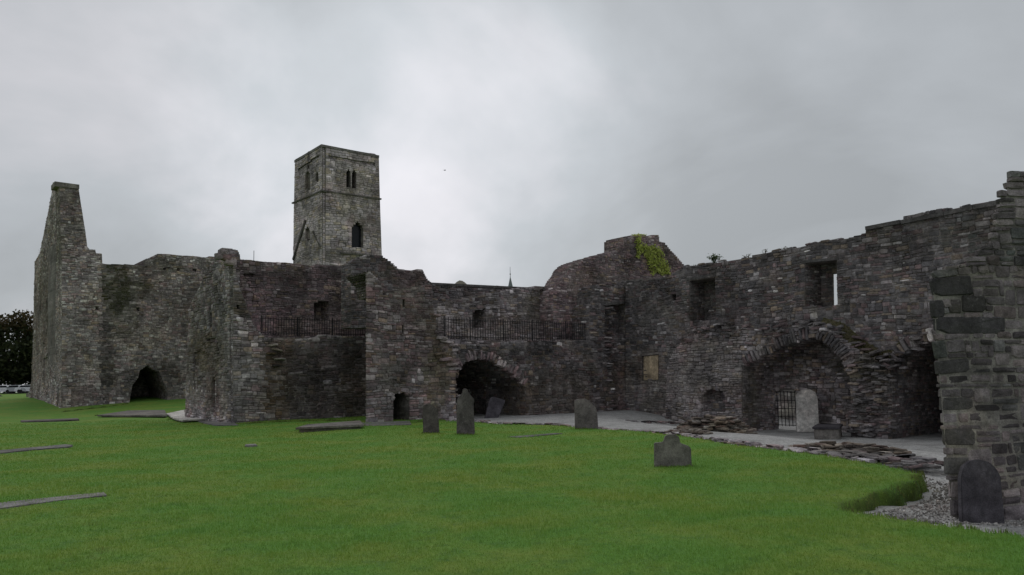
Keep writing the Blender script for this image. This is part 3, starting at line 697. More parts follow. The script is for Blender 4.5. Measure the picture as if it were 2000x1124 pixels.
# long cross range on the right
u0, _ = pE.uv(1222, 806)
cFf = pE.w(u0, 0)[:2]
pF = Plane(cFf, E1); pFl = pF.back(-.5)
mf = Masonry('long_ruined_wall', 'long two-storey ruined wall with two big upper openings above two broken vault arches', 'ruin', loc(pF.w(8, 0)), 'friary ruin walls')
mf.face(pF, [(1222, 825), (1222, 548), (1262, 545), (1308, 540), (1322, 530), (1340, 523), (1400, 514), (1480, 499), (1560, 484), (1640, 468), (1690, 458), (1692, 445), (1720, 438), (1760, 431), (1765, 426), (1830, 415), (1842, 411), (1848, 414), (1900, 402), (1910, 398), (1960, 393), (2080, 372), (2080, 690), (1900, 660), (1800, 650), (1740, 722), (1690, 722), (1640, 650), (1500, 652), (1440, 700), (1440, 850), (1440, 1100), (1222, 1100)],
        [([(1346, 628), (1346, 549), (1397, 542), (1399, 627)], 1.4), ([(1572, 600), (1572, 515), (1634, 508), (1636, 598)], 1.5), ([(1627, 598), (1626, 536), (1641, 536), (1643, 598)], None, 1.5),
         ([(1312, 588), (1312, 576), (1321, 575), (1321, 587)], .5), ([(1254, 746), (1254, 694), (1287, 691), (1287, 745)], .12), ([(1440, 1100), (1440, 690), (1900, 660), (1900, 1100)], 0.0)], 1.62, 0.0, (.06, .155), (.16, .65), 'dark',
        [(1270, 580, 60, 36, DARK, .5), (1420, 560, 90, 40, DARK, .3), (1290, 620, 40, 40, (.15, .148, .14), .4), (1270, 720, 30, 40, (.16, .14, .11), .6), (1300, 770, 50, 45, (.26, .25, .238), .65), (1390, 700, 60, 50, (.16, .158, .152), .5), (1750, 480, 80, 40, DARK, .4), (1900, 460, 60, 40, (.05, .062, .055), .6), (1360, 690, 60, 40, (.17, .168, .16), .4)])
mf.slab(pF, [(1257, 743), (1257, 697), (1285, 694), (1285, 742)], .05, .16, 'plaster_panel', None, M['ochre'])
mf.slab(pF, [(1250, 748), (1250, 744), (1290, 743), (1290, 747)], -.06, .1, 'sill', (.13, .125, .115))
mf.slab(pF, [(1252, 696), (1252, 692), (1288, 688), (1288, 692)], -.05, .1, 'lintel', (.17, .16, .15))
for x0, y0, x1, y1 in ((1693, 447, 1760, 434), (1762, 435, 1845, 418), (1846, 418, 1902, 406), (1903, 406, 1960, 396)): mf.strip(pF, (x0, y0), (x1, y1), .18, .16, 'coping_slab', (.10, .10, .10))
for k in range(70):     # stones standing proud along the broken top
    x = random.uniform(1330, 1960); y = np.interp(x, [1330, 1340, 1480, 1690, 1692, 1830, 1960], [527, 523, 499, 458, 445, 415, 393]); u, v = pF.uv(x, y)
    mf.put(pF, u, v+random.uniform(-.08, .05), random.uniform(.25, .6), random.uniform(.08, .16), random.uniform(.02, .12), pick('dark'), random.uniform(0, .3), (), random.uniform(-.15, .05))
for x0, y0, x1, y1 in ((1345, 549, 1398, 541), (1571, 515, 1635, 508)): mf.strip(pF, (x0-4, y0-3), (x1+4, y1-3), .14, .05, 'lintel', (.09, .09, .09))
arch1 = [(1449, 716), (1470, 704), (1500, 690), (1530, 676), (1562, 664), (1585, 660), (1605, 664), (1622, 674), (1640, 694), (1652, 714), (1660, 738)]
arch2 = [(1738, 722), (1750, 702), (1770, 684), (1795, 671), (1830, 664), (1870, 664), (1920, 672)]
mf.face(pFl, [(1300, 840), (1303, 720), (1312, 690), (1330, 668), (1345, 652), (1372, 645), (1400, 642), (1440, 640), (1480, 641), (1520, 640), (1556, 636), (1590, 634), (1615, 640), (1640, 655), (1665, 676), (1690, 694), (1715, 706), (1735, 706), (1735, 1100), (1300, 1100)],
        [([(1450, 1100)]+arch1+[(1662, 780), (1664, 1100)], 2.9), ([(1371, 803), (1371, 772), (1380, 761), (1407, 761), (1417, 772), (1417, 803)], 2.2),
         ([(1513, 840), (1513, 766), (1530, 762), (1556, 764), (1556, 840)], None, 2.9)], 3.3, 0.0, (.06, .15), (.16, .6), 'grey',
        [(1400, 650, 70, 14, DARK, .6), (1370, 665, 40, 12, REDB, .5), (1430, 760, 22, 20, REDB, .6), (1385, 720, 75, 55, (.26, .253, .242), .65), (1700, 780, 40, 70, DARK, .45), (1690, 720, 60, 26, GREEN, .7), (1470, 780, 18, 60, (.07, .07, .05), .6), (1340, 765, 40, 55, (.27, .262, .25), .6)], prot=(.015, .11))
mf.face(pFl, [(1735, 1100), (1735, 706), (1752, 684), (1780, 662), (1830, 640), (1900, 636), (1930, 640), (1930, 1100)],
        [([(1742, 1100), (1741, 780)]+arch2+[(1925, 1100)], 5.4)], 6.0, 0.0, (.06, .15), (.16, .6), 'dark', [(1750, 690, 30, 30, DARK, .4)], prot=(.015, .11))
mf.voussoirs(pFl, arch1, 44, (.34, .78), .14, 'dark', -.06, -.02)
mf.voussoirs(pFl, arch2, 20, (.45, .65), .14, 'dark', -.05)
mf.voussoirs(pFl, [(1368, 790), (1370, 771), (1380, 760), (1407, 760), (1418, 771), (1419, 788)], 12, (.3, .42), .05, 'grey')
for k in range(130):    # springers and torn core above the arches
    x = random.uniform(1330, 1830); y = np.interp(x, [1330, 1400, 1500, 1590, 1640, 1700, 1740, 1830], [668, 642, 650, 634, 655, 702, 706, 640])+random.gauss(0, 8); u, v = pFl.uv(x, y)
    mf.put(pFl, u, v, random.uniform(.2, .55), random.uniform(.07, .16), random.uniform(.1, .32), pick('dark'), random.uniform(-.1, .3), (), random.uniform(-.3, .3))
for k in range(110):    # ragged pier between the arches
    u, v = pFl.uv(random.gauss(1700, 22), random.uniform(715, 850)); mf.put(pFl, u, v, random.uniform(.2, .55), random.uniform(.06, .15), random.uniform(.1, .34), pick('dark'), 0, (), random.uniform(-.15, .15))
# near wall on the right
cN = ground(1864, 1022, -.3)
pN = Plane(cN, 4.0)
mn = Masonry('near_wall', 'nearest ruined wall, big dark blocks in pale mortar, a dark headstone leaning on its foot', 'ruin', loc(cN), 'friary ruin walls', mortar=(.235, .228, .217))
BLK = (.068, .067, .072)
def palN(u, v): return 'near'
mn.face(pN, [(1864, 1040), (1862, 1015), (1849, 900), (1838, 780), (1827, 645), (1822, 543), (1826, 530), (1900, 528), (2600, 523), (2600, 1100), (1864, 1100)], [], 1.1, .8, (.06, .16), (.1, .46), 'near',
        [(1930, 720, 22, 12, (.085, .105, .098), .6), (1990, 880, 20, 30, (.06, .075, .07), .5), (1925, 745, 10, 18, (.07, .06, .03), .7)], (.004, .028),
        [([(1822, 583), (1822, 546), (1898, 546), (1898, 583)], BLK), ([(1822, 622), (1822, 588), (1842, 588), (1842, 622)], BLK), ([(1852, 616), (1852, 598), (1876, 598), (1876, 616)], (.09, .085, .08)), ([(1880, 617), (1880, 585), (1924, 585), (1924, 617)], (.075, .073, .074)),
         ([(1829, 660), (1829, 627), (1960, 624), (1960, 652)], BLK), ([(1828, 702), (1828, 667), (1848, 667), (1848, 702)], (.09, .098, .095)), ([(1832, 732), (1832, 706), (1893, 704), (1893, 731)], (.082, .081, .083)),
         ([(1840, 800), (1840, 776), (1900, 776), (1900, 800)], (.085, .084, .085)), ([(1846, 868), (1846, 834), (1905, 834), (1905, 866)], (.082, .08, .082))], gap=.022, big=.3)
mn.mortar = (.16, .155, .15)
mn.face(pN, [(1826, 530), (1868, 524), (1905, 510), (1930, 484), (1944, 450), (1950, 420), (1953, 398), (1955, 384), (1966, 382), (1968, 368), (1974, 366), (1973, 343), (1986, 339), (2005, 336), (2600, 315), (2600, 523), (1900, 528)], [], 1.1, .8, (.06, .125), (.11, .36), 'near', [(1990, 500, 40, 60, (.06, .08, .075), .5)], prot=(.015, .05), vmin=0)
# bell tower
dT = px_dir(628, 742); cT = CP[:2]+dT[:2]*68/dT[1]
pTl, pT = Plane(cT, E1), Plane(cT, E2)
mt = Masonry('bell_tower', 'square stone bell tower with twin lancets and a pointed window, rising behind the ruin', 'tower', loc(cT), None, (.17, .168, .155))
def lancet(x0, x1, y0, y1, k): return [(x0, y1), (x0, y0+k), ((x0+x1)/2, y0), (x1, y0+k), (x1, y1)]
mt.face(pT, [(635, 560), (636.5, 284.5), (740, 305), (742, 389), (746, 505), (747, 570)], [(lancet(676.6, 684.8, 330, 366, 6), 2.4), (lancet(687.4, 695.6, 331, 367, 6), 2.4), (lancet(687, 709, 433, 484, 12), .6), ([(642, 310), (642, 303.5), (732, 320), (732, 325)], .18)], 5.4, 0.0, (.13, .24), (.3, .8), 'tower',
        [(720, 440, 14, 20, (.14, .1, .085), .6), (660, 500, 40, 14, GREEN, .6), (690, 370, 40, 60, (.17, .165, .12), .35), (736, 400, 8, 90, (.14, .115, .11), .5)], (.01, .04), vmin=4, big=.12, exm=0.0, jambs=False)
mt.face(pTl, [(629, 560), (629, 283), (576, 314.5), (574, 400), (572.5, 520), (572, 570)], [(lancet(596.5, 606, 334, 370, 6), 1.8), (lancet(617, 622, 335, 355, 4), 1.8), (lancet(596.5, 605.5, 444, 469, 5), 1.8), ([(600, 330), (601, 322), (604, 320), (604, 329)], .3), ([(582, 334), (582, 329), (624, 303), (624, 308)], .16)], .42, 0.0, (.13, .24), (.3, .8), 'tower',
        [(600, 360, 16, 60, DARK, .4), (610, 480, 20, 30, GREEN, .4)], (.01, .04), vmin=4, big=.12, exm=0.0, jambs='ends')
mt.strip(pT, (628, 373), (744, 389.5), .12, .13, 'string_course', (.11, .11, .10)); mt.strip(pTl, (572, 397.5), (631, 372.8), .12, .13, 'string_course', (.11, .11, .10))
mt.strip(pTl, (598, 431), (574, 508), .25, .14, 'roof_crease', (.075, .075, .072)); mt.strip(pTl, (612, 452), (627, 484), .15, .08, 'roof_crease', (.10, .10, .09))
mt.strip(pT, (664, 494.5), (718, 499), .14, .14, 'drip_course', (.11, .11, .10))
mt.strip(pT, (629, 285), (740, 306.5), .22, .07, 'parapet_coping', (.15, .15, .142)); mt.strip(pTl, (576, 316), (629, 284.5), .22, .07, 'parapet_coping', (.15, .15, .142))
mt.slab(pT, lancet(687, 709, 433.6, 483.6, 12), .4, .5, 'window_pane', None, M['dark_glass'])
# light wall beyond the barred gate
pI = pFl.back(9)
mi = Masonry('inner_wall', 'pale stone wall glimpsed through the barred gate', 'ruin', loc(pI.w(10, 0)), 'friary ruin walls', (.3, .3, .29))
u0, _ = pI.uv(1480, 790); u1, _ = pI.uv(1600, 790)
PAL['pale'] = [(3, (.46, .46, .45)), (2, (.38, .38, .37)), (1, (.52, .52, .50))]
mi.face(pI, [(1470, 860), (1470, 700), (1610, 700), (1610, 860)], [], .6, 0.0, (.14, .26), (.25, .6), 'pale', vmin=-2.2)
finish_masonry()

# ------------------------------------------------------------------ graves, slabs, kerbs
def grounded(px, py, z=0.0):
    g = ground(px, py, z); return np.array([g[0], g[1], z])
def headstone(name, label, outline, base, ang, thick, mat, z=0.0, lean=0.0, cat='headstone', group='headstones', sink=.15):
    pl = Plane(ground(*base, z), ang); q = [pl.uv(*p) for p in outline]
    q = [(u, v-z if v-z > .1 else v-z-sink) for u, v in q]
    bm = bmesh.new(); f = [bm.verts.new((u, 0, v)) for u, v in q]; bk = [bm.verts.new((u, thick, v)) for u, v in q]; n = len(q)
    bm.faces.new(f); bm.faces.new(bk[::-1])
    for i in range(n): bm.faces.new((f[i], bk[i], bk[(i+1) % n], f[(i+1) % n]))
    bmesh.ops.recalc_face_normals(bm, faces=bm.faces); bmesh.ops.bevel(bm, geom=[e for e in bm.edges], offset=.012, segments=2, affect='EDGES')
    o = bm_obj(name, bm, mat); o.location = (pl.p[0], pl.p[1], z); o.rotation_euler = (lean, 0, pl.a)
    return tag(o, label, cat, group)
headstone('headstone', 'low dark headstone with a low peaked top, beside the tallest one on the lawn', [(826.5, 848), (825.7, 793.5), (832, 790), (839, 789), (848, 794), (856, 800), (858.5, 847)], (842, 847), 8, .11, M['slate'])
headstone('headstone', 'tallest headstone on the lawn, gabled with a small knob, in front of the dark arch', [(891.7, 850), (892.6, 781), (899, 773), (903, 768), (904, 761), (909, 759), (913.4, 761), (915, 767), (921, 774), (926.4, 780), (926.5, 786), (925, 788), (928, 850)], (910, 850.5), 6, .14, M['slate'])
headstone('headstone', 'plain headstone with a slanting shoulder at the edge of lawn and gravel', [(1123.6, 840), (1122.6, 783), (1130, 780), (1142.8, 779), (1152, 783.6), (1157, 790), (1163.6, 796), (1166, 803), (1169.4, 840)], (1146, 840), 4, .12, M['slate'])
headstone('headstone', 'small squat brownish headstone with a raised round head and square shoulders, nearest on the lawn', [(1278, 910), (1278, 866), (1296, 864), (1299, 853), (1304, 850), (1310, 849), (1320, 850), (1326, 853), (1329, 866), (1346, 872), (1350, 877), (1351, 911)], (1314, 911), -4, .12, M['tomb'])
nb = pN.w(.1, 0, -.22); nq = project([nb[0]+.5, nb[1], -.3])
headstone('headstone', 'dark round-headed slab leaning on the nearest wall', [(1878.6, 1026), (1880, 938), (1882, 927), (1887, 912), (1900, 902), (1919, 898), (1938, 904), (1950, 916), (1958, 931), (1963.7, 1031)], (1920, 1027), 4, .1, M['dark_slate'], -.28, -.05)
headstone('headstone', 'pale grey round-topped slab standing inside the lit vault beside the barred gate', [(1556, 838), (1554, 772), (1558, 766), (1567, 762), (1582, 761), (1592, 766), (1597, 778), (1600, 839)], (1578, 838.5), -20, .14, M['pale_slab'], -.93, -.04)
headstone('headstone', 'tilted dark slab propped in the wide dark arch', [(946, 815), (958, 778), (964, 775), (976, 778), (988, 782), (972, 815)], (958, 814), 20, .12, M['dark_slate'], -.02, -.1)
headstone('headstone', 'small dark headstone far off on the lawn near the parked cars', [(-8, 793), (-8, 776), (-2, 771), (4, 774), (6, 793)], (0, 793), 10, .15, M['slate'])
for a, b, t, h, lb in ((51, 55.5, 797, 768, 'narrow upright stone, outermost of the row at the gable foot'), (61, 66.5, 798, 766, 'narrow upright stone, middle of the row at the gable foot'), (72, 78, 799, 768, 'broad upright stone, innermost of the row at the gable foot')):
    headstone('upright_stone', lb, [(a, t), (a, h+2), ((a+b)/2, h), (b, h+1), (b, t)], ((a+b)/2, t), 20, .2, M['tomb'], 0, 0, 'grave marker', 'upright stones at the gable foot')
def quad_slab(name, label, top, z, h, mat, cat, plinth=None, group=None, jitter=.0):
    """A flat stone whose top corners are surveyed at height z."""
    q = [grounded(x, y, z) for x, y in top]; c = sum(q)/len(q)
    def prism(q2, z0, z1):
        bm = bmesh.new(); a = [bm.verts.new((p[0]-c[0], p[1]-c[1], z0)) for p in q2]; b = [bm.verts.new((p[0]-c[0], p[1]-c[1], z1)) for p in q2]; n = len(q2)
        bm.faces.new(a[::-1]); bm.faces.new(b)
        for i in range(n): bm.faces.new((a[i], a[(i+1) % n], b[(i+1) % n], b[i]))
        bmesh.ops.recalc_face_normals(bm, faces=bm.faces); bmesh.ops.bevel(bm, geom=list(bm.edges), offset=min(.02, h*.3), segments=2, affect='EDGES'); return bm
    if plinth is None:
        o = bm_obj(name, prism(q, z-h, z), mat); o.location = (c[0], c[1], 0); return tag(o, label, cat, group)
    t = thing(name, label, cat, (c[0], c[1], 0), 0, group)
    bm_obj('lid_slab', prism(q, z-h, z), mat, t)
    bm_obj('plinth', prism([c+(p-c)*.9 for p in q], plinth, z-h-.003), M['tomb'], t)
    return t
quad_slab('grave_slab', 'raised flat brown-grey grave slab lying on the lawn before the railed block', [(577, 835.5), (711, 829.5), (704, 821.5), (600, 829)], .19, .09, M['tomb'], 'grave slab', -.1, 'slab graves')
quad_slab('grave_slab', 'pale raised grave slab beside the block with the tall doorway', [(324, 808), (340, 817), (356, 820.5), (428, 816.5), (405, 809), (362, 800)], .13, .09, M['pale_slab'], 'grave slab', -.1, 'slab graves')
quad_slab('grave_slab', 'long low mossy tomb plinth below the deep dark arch in the long high wall', [(190, 811), (326, 811.5), (322, 801), (250, 802)], .16, .1, M['tomb'], 'grave slab', -.1, 'slab graves')
quad_slab('grave_slab', 'flat grey paving slab in grass under the broken spur', [(385, 822), (420, 831), (466, 830), (450, 822)], .03, .1, M['ledger'], 'grave slab', None, 'slab graves')
quad_slab('doorstep_slab', 'flat grey paving before the small arched doorway', [(700, 826), (712, 832), (804, 829), (801, 822)], .02, .1, M['ledger'], 'paving')
quad_slab('grave_ledger', 'nearest and longest grey ledger stone sunk in the lawn', [(-60, 991), (0, 981.5), (150, 966), (205, 961), (211, 967.5), (120, 977), (0, 993), (-60, 1003)], .065, .1, M['ledger'], 'grave slab', None, 'slab graves')
quad_slab('grave_ledger', 'thin grey ledger stone sunk in the lawn, between the nearest ledger and the chimney gable', [(-60, 885), (60, 874), (128, 868), (143, 869), (138, 872), (60, 879), (-60, 891)], .055, .1, M['ledger'], 'grave slab', None, 'slab graves')
quad_slab('grave_ledger', 'dark mossy ledger edge in the lawn before the chimney gable', [(40, 821), (152, 817), (155, 819.5), (42, 824)], .07, .1, M['slate'], 'grave slab', None, 'slab graves')
quad_slab('grave_ledger', 'faint grey ledger stone flush with the lawn behind the tall headstone', [(990, 853), (1085, 846), (1100, 846.5), (1010, 855)], .045, .1, M['ledger'], 'grave slab', None, 'slab graves')
quad_slab('grave_ledger', 'small grey stone flush with the open lawn, smallest of the ledgers', [(478, 868), (500, 867), (503, 869), (480, 870.5)], .05, .1, M['ledger'], 'grave slab', None, 'slab graves')
structure(quad_slab('path', None, [(-80, 800), (60, 797), (58, 795), (-80, 797)], .06, .1, M['path'], None))
structure(quad_slab('path', None, [(60, 797), (118, 806), (180, 805), (130, 802), (100, 800)], .05, .1, M['path'], None))
# dark chest tomb in the vault
t = quad_slab('chest_tomb', 'dark low chest tomb with a flat lid standing before the pier between the two vaults', [(1586, 834), (1640, 834), (1646, 828), (1596, 828)], -.53, .11, M['chest'], 'tomb', -1.15)
# kerbs of loose flat stones along the edge of the lawn
def loose(st, p, w, d, h, ang, col, tilt=0.0, pitch=0.0):
    st.append((np.array(p, float), ang, tilt, np.array((w, d, h)), np.array(col), random.randrange(len(VAR)), 1, 'stone', pitch))
def kerb(name, label, line, z, n, rowsz, pal, cat='kerb', group='stone kerbs along the lawn'):
    P = np.array([ground(x, y, z) for x, y in line]); cum = np.concatenate([[0], np.cumsum(np.linalg.norm(np.diff(P, axis=0), axis=1))])
    t = thing(name, label, cat, (*P[0], z), 0, group); st = []
    for _ in range(n):
        s_ = random.uniform(0, cum[-1]); p = np.array([np.interp(s_, cum, P[:, 0]), np.interp(s_, cum, P[:, 1])]); q = np.array([np.interp(s_+.2, cum, P[:, 0]), np.interp(s_+.2, cum, P[:, 1])])-np.array([np.interp(s_-.2, cum, P[:, 0]), np.interp(s_-.2, cum, P[:, 1])])
        a = math.atan2(q[1], q[0]); nn = np.array([-math.sin(a), math.cos(a)]); off = random.uniform(*rowsz); hz = random.uniform(0, .06)
        pp = p+nn*off; zz = max(z, float(gravel_z(pp[0], pp[1]))+.0) if 'footing' in name else min(z, float(gravel_z(pp[0], pp[1]))+.06)
        loose(st, (pp[0], pp[1], zz+hz), random.uniform(.18, .5), random.uniform(.14, .3), random.uniform(.04, .1), a+random.gauss(0, .25)+(math.pi if random.random() < .5 else 0), pick(pal), random.gauss(0, .07), random.gauss(0, .08))
    place_stones(st, t, np.array([*P[0], z]))
kerb('stone_kerb', 'loose stone kerb between lawn and gravel below the wide dark arch', [(1262, 845), (1170, 839), (1083, 831), (978, 829), (930, 823)], -.05, 90, (-.1, .5), 'grey')
kerb('stone_kerb', 'flat stone kerb along the gravel of the larger lit vault', [(1700, 898), (1640, 888), (1560, 880), (1450, 867), (1345, 853), (1262, 845)], -.1, 85, (-.15, .45), 'grey')
kerb('wall_footing', 'low ruined footing of flat stones running to the foot of the nearest wall', [(1858, 914), (1790, 903), (1700, 893), (1640, 886)], -.12, 70, (-.35, .5), 'dark')
kerb('wall_footing', 'thin line of sunk stones crossing the gravel beside the rubble heap', [(1340, 828), (1280, 826), (1230, 824)], -.4, 34, (-.1, .3), 'dark')
def heap(name, label, c, rx, ry, h, n, pal, z, ang=0.0, cat='rubble heap'):
    t = thing(name, label, cat, (*c, z)); st = []
    ca, sa = math.cos(ang), math.sin(ang)
    for _ in range(n):
        r = math.sqrt(random.random()); th = random.uniform(0, 6.28); x, y = r*math.cos(th)*rx, r*math.sin(th)*ry
        zz = z+h*(1-r*r)*random.uniform(.55, 1.0)
        loose(st, (c[0]+x*ca-y*sa, c[1]+x*sa+y*ca, zz), random.uniform(.18, .5), random.uniform(.14, .3), random.uniform(.04, .1), ang+random.gauss(0, .35), pick(pal), random.gauss(0, .1), random.gauss(0, .12))
    place_stones(st, t, np.array([*c, z]))
    bm = bmesh.new(); bmesh.ops.create_uvsphere(bm, u_segments=16, v_segments=8, radius=1)
    bmesh.ops.transform(bm, matrix=Matrix.Rotation(ang, 4, 'Z')@Matrix.Diagonal((rx*.85, ry*.8, h*.6, 1)), verts=bm.verts)
    o = bm_obj('earth', bm, M['tomb'], t)
PAL['heap'] = [(4, (.14, .118, .098)), (3, (.17, .155, .135)), (2, (.10, .088, .08)), (2, (.13, .098, .085)), (.4, (.30, .29, .27))]
heap('rubble_heap', 'brownish heap of flat broken stones under the low wall recess', ground(1395, 842, gz(1395, 842)), 1.5, 1.0, .7, 190, 'heap', gz(1395, 842)-.05, math.radians(E1)+.3)
heap('rubble_heap', 'low spread of flat fallen stones between the rubble heap and the kerb', ground(1345, 846, gz(1345, 846)), 1.0, .45, .2, 45, 'heap', gz(1345, 846)-.03, math.radians(E1))
heap('wall_stump', 'low stub of flat stones in front of the pier between the vaults', ground(1655, 878, gz(1655, 878)), 1.6, .6, .22, 80, 'heap', gz(1655, 878)-.04, math.radians(E1)+.15, 'wall stub')

# ------------------------------------------------------------------ ironwork
def cyl_mesh(name, r, h, sides, tip=0.0):
    bm = bmesh.new(); bm_tube(bm, [(0, 0, 0), (0, 0, h-tip), (0, 0, h)] if tip else [(0, 0, 0), (0, 0, h)], [r, r, r*.15] if tip else r, sides)
    me = bpy.data.meshes.new(name); bm.normal_update(); bm.to_mesh(me); bm.free(); me.materials.append(M['iron']); return me
def railing(label, pl, a, b, dep, n, height, posts):
    ua, va = pl.uv(*a, dep); ub, vb = pl.uv(*b, dep); z = (va+vb)/2
    p0 = pl.w(ua, z, dep); t = thing('iron_railing', label, 'railing', p0, pl.a, 'iron railings on the ruin ledges'); L = ub-ua
    bar = cyl_mesh('bar', .016, height, 6, .08); post = cyl_mesh('post', .03, height+.1, 8, .05)
    for i in range(n):
        o = link(bpy.data.objects.new('bar', bar)); o.parent = t; o.location = ((i+.5)/n*L, 0, 0); o.rotation_euler = (random.gauss(0, .006), random.gauss(0, .006), 0)
    for f in posts:
        o = link(bpy.data.objects.new('post', post)); o.parent = t; o.location = (f*L, .0, -.05)
    for zz in (.12, height-.14):
        bm = bmesh.new(); bm_box(bm, 0, L, -.022, .022, zz-.014, zz+.014); bm_obj('rail', bm, M['iron'], t)
railing('longer black iron railing along the terrace above the wide dark arch', pE, (868, 669), (1157, 662), .35, 62, 1.18, (.0, .155, .365, .56, .80, 1.0))
railing('shorter black iron railing on the ledge below the square window of the railed block', pC, (510, 657), (715, 656), .35, 42, 1.0, (.0, .33, .66, 1.0))
def gate():
    pl = pFl.back(2.98); ua, va = pl.uv(1514, 832); ub, vb = pl.uv(1556, 832); _, vt = pl.uv(1535, 764); z = va
    t = thing('iron_gate', 'black barred iron gate in the back of the larger lit vault', 'gate', pl.w(ua, z), pl.a); L, H = ub-ua, vt-z
    bar = cyl_mesh('bar', .022, H, 6)
    for i in range(7):
        o = link(bpy.data.objects.new('bar', bar)); o.parent = t; o.location = (i/6*L, 0, 0)
    for k in range(5):
        bm = bmesh.new(); zz = .06+k*(H-.12)/4; bm_box(bm, 0, L, -.03, -.024+.03, zz-.018, zz+.018); bm_obj('crossbar', bm, M['iron'], t)
gate()

# ------------------------------------------------------------------ plants
def leaf_mesh(name, pts, nrm, size, mat, parent=None, up=.6):
    n = len(pts); pts = np.asarray(pts); nrm = np.asarray(nrm)+rng.normal(0, up, (n, 3)); nrm /= np.linalg.norm(nrm, axis=1)[:, None]
    t = np.cross(nrm, rng.normal(0, 1, (n, 3))); t /= np.linalg.norm(t, axis=1)[:, None]; b = np.cross(nrm, t)
    s = size*rng.uniform(.6, 1.3, n)[:, None]
    V = np.stack([pts-t*s, pts-b*s*.55+nrm*s*.12, pts+t*s, pts+b*s*.55+nrm*s*.12], 1).reshape(-1, 3)
    F = np.arange(4*n).reshape(n, 4)
    me = bpy.data.meshes.new(name); me.from_pydata(V.tolist(), [], F.tolist()); me.materials.append(mat); o = link(bpy.data.objects.new(name, me))
    if parent is not None: o.parent = parent; o.location = -parent.location
    return o
def ivy():
    pl = pG; poly = [(1240, 462), (1247, 461), (1250, 478), (1262, 480), (1276, 480), (1288, 488), (1293, 503), (1304, 522), (1307, 536), (1296, 538), (1280, 532), (1270, 538), (1264, 520), (1260, 505), (1250, 492), (1247, 505), (1242, 506)]
    pts = []
    while len(pts) < 1500:
        x, y = random.uniform(1238, 1310), random.uniform(458, 542)
        if inside(poly, x+random.gauss(0, 1.5), y+random.gauss(0, 1.5)):
            u, v = pl.uv(x, y); k = math.sin(x*.35)*math.sin(y*.3)
            pts.append(pl.w(u, v, -.06-random.random()**2*(.22+.16*k)))
    for x in np.linspace(1239, 1262, 90):
        u, v = pl.uv(x, 461); pts.append(pl.w(u, v+random.uniform(-.05, .12), random.uniform(-.1, .3)))
    t = thing('ivy', 'yellow-green ivy hanging over the chimney stump of the ragged gable', 'ivy', pl.w(pl.uv(1262, 535)[0], pl.uv(1262, 535)[1]))
    leaf_mesh('foliage', pts, np.tile([*(-pl.n), .5], (len(pts), 1)), .085, M['ivy'], t)
    bm = bmesh.new(); o = t.location
    for path in ([(1243, 505), (1243, 485), (1245, 466)], [(1285, 536), (1275, 510), (1262, 488), (1247, 474)], [(1270, 534), (1266, 508), (1256, 484)]):
        bm_tube(bm, [Vector(pl.w(*pl.uv(*p), -.06))-o for p in path], .025, 5)
    bm_obj('stem', bm, M['bark'], t)
ivy()
def bush(name, label, cat, pos, h, w, n, size, mat, group=None, stems=5):
    t = thing(name, label, cat, pos, 0, group); bm = bmesh.new(); pts = []; nr = []
    for k in range(stems):
        a = random.uniform(0, 6.28); tip = Vector((math.cos(a)*w*random.uniform(.2, 1), math.sin(a)*w*random.uniform(.2, 1), h*random.uniform(.6, 1)))
        mid = tip*.5+Vector((random.gauss(0, .1*w), random.gauss(0, .1*w), .1*h)); bm_tube(bm, [(0, 0, -.1), mid, tip], [.016, .011, .004], 4)
        for _ in range(n//stems):
            f = random.uniform(.25, 1.0); p = (mid*(f*2) if f < .5 else mid+(tip-mid)*(f*2-1)); p = p+Vector((random.gauss(0, w*.16), random.gauss(0, w*.16), random.gauss(0, h*.06)))
            pts.append(np.array(p)+np.array(pos)); nr.append((random.gauss(0, .5), random.gauss(0, .5), 1))
    bm_obj('stem', bm, M['bark'], t); leaf_mesh('foliage', pts, nr, size, mat, t)
def on_top(pl, x, y, dep=.3): u, v = pl.uv(x, y); return pl.w(u, v, dep)
bush('shrub', 'small leafy green shrub growing on the top of the long wall', 'shrub', on_top(pF, 1388, 517), .78, .48, 330, .055, M['shrub'], None, 8)
for x, y, h, lb in ((1356, 523, .22, 'tiny weed on the wall top before the small leafy shrub'), (1452, 505, .3, 'sparse weed on the wall top just past the leafy shrub'), (1487, 498, .34, 'taller sparse weed on the wall top above the vault'), (1526, 491, .28, 'low weed on the wall top between the two upper openings'), (1592, 477, .16, 'tiny weed on the wall top above the opening with the bright slit')):
    bush('wall_weed', lb, 'weed', on_top(pF, x, y), h, .3, 60, .035, M['weed'], 'weeds on the wall tops', 6)
bush('wall_weed', 'bare twiggy weed on the outer shoulder of the chimney gable', 'weed', on_top(pA, 76, 503), .9, .5, 40, .04, M['weed'], 'weeds on the wall tops', 6)
